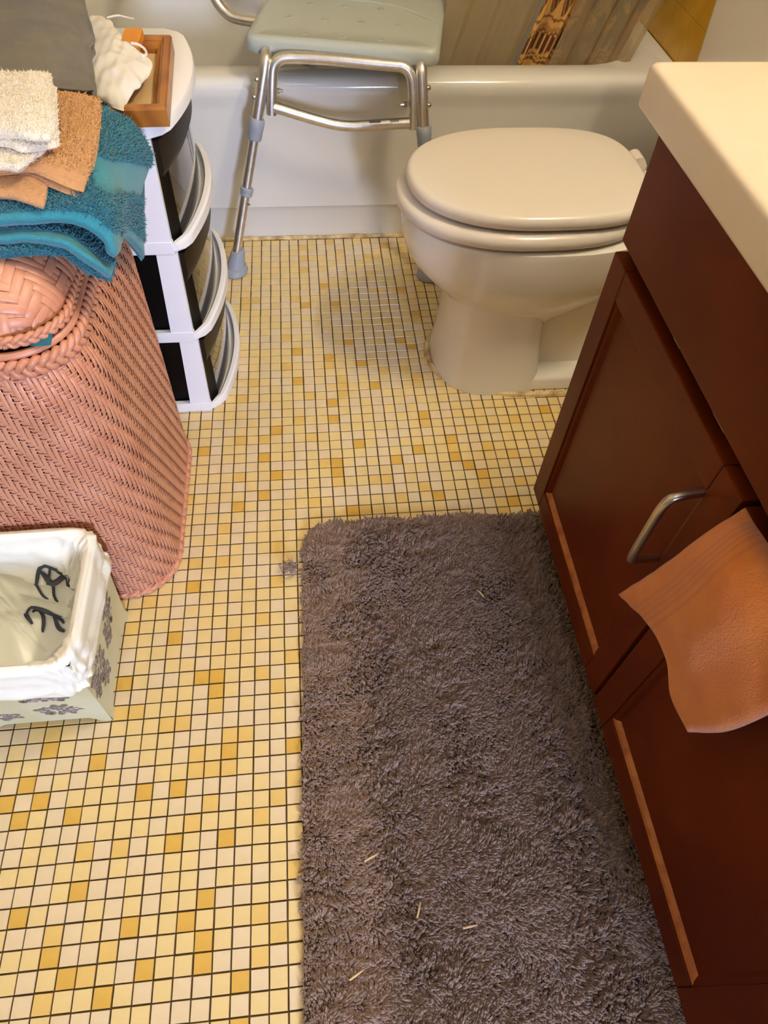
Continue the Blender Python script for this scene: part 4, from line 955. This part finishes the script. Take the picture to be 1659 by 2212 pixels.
def bag_surf(s_, t):
    """s_ round the rim, t 0..1 from the outer hem over the rim to the inside bottom"""
    s_, t = np.broadcast_arrays(np.asarray(s_, float), np.asarray(t, float))
    th = np.array([0, .10, .22, .30, .36, .42, .56, .72, .88, 1.0])
    zz = np.array([6.5, 7.5, 8.7, 9.55, 9.8, 9.5, 7.3, 4.6, 2.4, 1.6]); oo = np.array([.42, .36, .3, .28, .02, -.42, -.9, -1.35, -1.9, -3.4])
    z = np.interp(t, th, zz); o_ = np.interp(t, th, oo)
    ang = 2 * math.pi * s_; ca, sa = np.cos(ang), np.sin(ang)
    hx, hy = bin_half(np.minimum(z, 9.4)); e = 2 / 9
    dx = np.sign(ca) * np.abs(ca) ** e; dy = np.sign(sa) * np.abs(sa) ** e
    ins = np.clip((t - .36) / .3, 0, 1); out = np.clip((.36 - t) / .3, 0, 1)
    w1 = wob(ang * 4 * np.cos(0) , z * .8 + ang * 2, 101, 1.3); w2 = np.abs(wob(ang * 5, z * 1.3, 103, 2.1)); w3 = wob(ang * 11, z * 2.5 + ang, 105, 1.8)
    o_ = o_ + ins * np.clip((1 - t) / .25, 0, 1) * (.42 * w1 + .4 * w2 - .25 + .1 * w3) + out * (.12 * w1 + .10 * w3 + .12 * w2 - .05) + (1 - ins) * (1 - out) * .08 * w3
    o_ = np.where(t < .36, np.maximum(o_, .1), np.minimum(o_, -.05 - .2 * ins))
    z = z + out * (.35 * wob(ang * 2, 0 * ang, 107, 1.2) + .2 * w1) * np.clip((.36 - t) / .36, 0, 1) + ins * .25 * w1 + (.14 * wob(ang * 3, ang, 109, 1.5)) * (1 - out * .5)
    p0 = np.stack([BC[0] + dx * (hx + o_), BC[1] + dy * (hy + o_), z], -1)
    c1_, c2_ = crumple(p0); end = np.clip((1 - t) / .2, 0, 1)
    o_ = o_ + (ins * .55 * end) * c1_ + out * .12 * c1_
    o_ = np.where(t < .36, np.maximum(o_, .08), np.minimum(o_, -.05 - .2 * ins)); o_ = np.maximum(o_, -3.45)
    z = z + ins * .35 * c1_
    return np.stack([BC[0] + dx * (hx + o_), BC[1] + dy * (hy + o_), z], -1)
nS, nT_ = 260, 64
# even spacing along the rim: dense at the corners
sg = np.linspace(0, 1, nS, endpoint=False); ta = np.tan(np.pi / 4 * (((sg * 4) % 1) * 2 - 1)); 
ang_ = (np.floor(sg * 4) * .25 + .0) ; 
def rim_param(k):
    k = np.asarray(k); qd = np.floor(k * 4); fr_ = (k * 4) % 1
    y = np.clip(fr_ * 2 - 1, -.999999, .999999)           # position along one side
    a = np.arctan(np.sign(y) * np.abs(y) ** (9 / 2))       # superellipse inverse
    return (qd * .25 + a / (2 * math.pi))
SS = rim_param(sg); TTt = np.linspace(0, 1, nT_)
G = bag_surf(SS[:, None] + 0 * TTt[None], TTt[None] + 0 * SS[:, None])
q = MB(); I = np.arange(nS * nT_).reshape(nS, nT_); J = np.roll(I, -1, 0)
q.add(G.reshape(-1, 3), np.stack([I[:, :-1], J[:, :-1], J[:, 1:], I[:, 1:]], -1).reshape(-1, 4).tolist() + [tuple(I[:, -1])])
bg = thing('bin_liner', 'white plastic bag lining the flower-print bin, folded over its rim', 'plastic bag', (-13.75, 11.9, 1.5))
bo = q.build('bag_film', M['bag'], bg, smooth=60)
# torn black print on the inside of the bag
def stroke(pts, wd, mb):
    P = np.array(pts, float); tt_ = np.linspace(0, 1, 24); Q = np.array(smooth_path(P, 3)); k = np.linspace(0, 1, len(Q))
    s_ = np.interp(tt_, k, Q[:, 0]); t = np.interp(tt_, k, Q[:, 1]); w_ = wd * np.sin(np.pi * np.clip(tt_, .06, .94)) ** .5
    A, B_ = [], []
    c = bag_surf(rim_param(s_), t); dn = V(*BC[:2], 12) - c; dn /= np.linalg.norm(dn, axis=1)[:, None]
    a = bag_surf(rim_param(s_ + .004), t - .0) ; T = np.gradient(c, axis=0); T /= np.linalg.norm(T, axis=1)[:, None]
    sd = np.cross(T, dn); sd /= np.linalg.norm(sd, axis=1)[:, None]
    L_, R_ = c + sd * w_[:, None] + dn * .10, c - sd * w_[:, None] + dn * .10
    n_ = len(tt_); mb.add(np.concatenate([L_, R_]), [(i, i + 1, n_ + i + 1, n_ + i) for i in range(n_ - 1)])
ik = MB()
for pts, wd in (([(.27, .60), (.30, .64), (.33, .65), (.36, .62)], .20), ([(.30, .58), (.33, .585), (.36, .60), (.375, .66)], .15), ([(.26, .66), (.285, .63), (.31, .56)], .12), ([(.34, .60), (.345, .68), (.33, .74)], .10), ([(.355, .72), (.375, .70), (.39, .66)], .08)):
    stroke(pts, wd, ik)
ik.build('bag_print', M['bagink'], bo)
ik = MB()
for pts, wd in (([(.45, .90), (.455, .84), (.42, .81), (.37, .81), (.33, .83)], .17), ([(.43, .86), (.40, .845), (.36, .86), (.33, .89)], .14), ([(.41, .84), (.40, .89), (.42, .94)], .12), ([(.37, .87), (.35, .91), (.31, .92)], .14)):
    stroke(pts, wd, ik)
ik.build('bag_print', M['bagink'], bo)
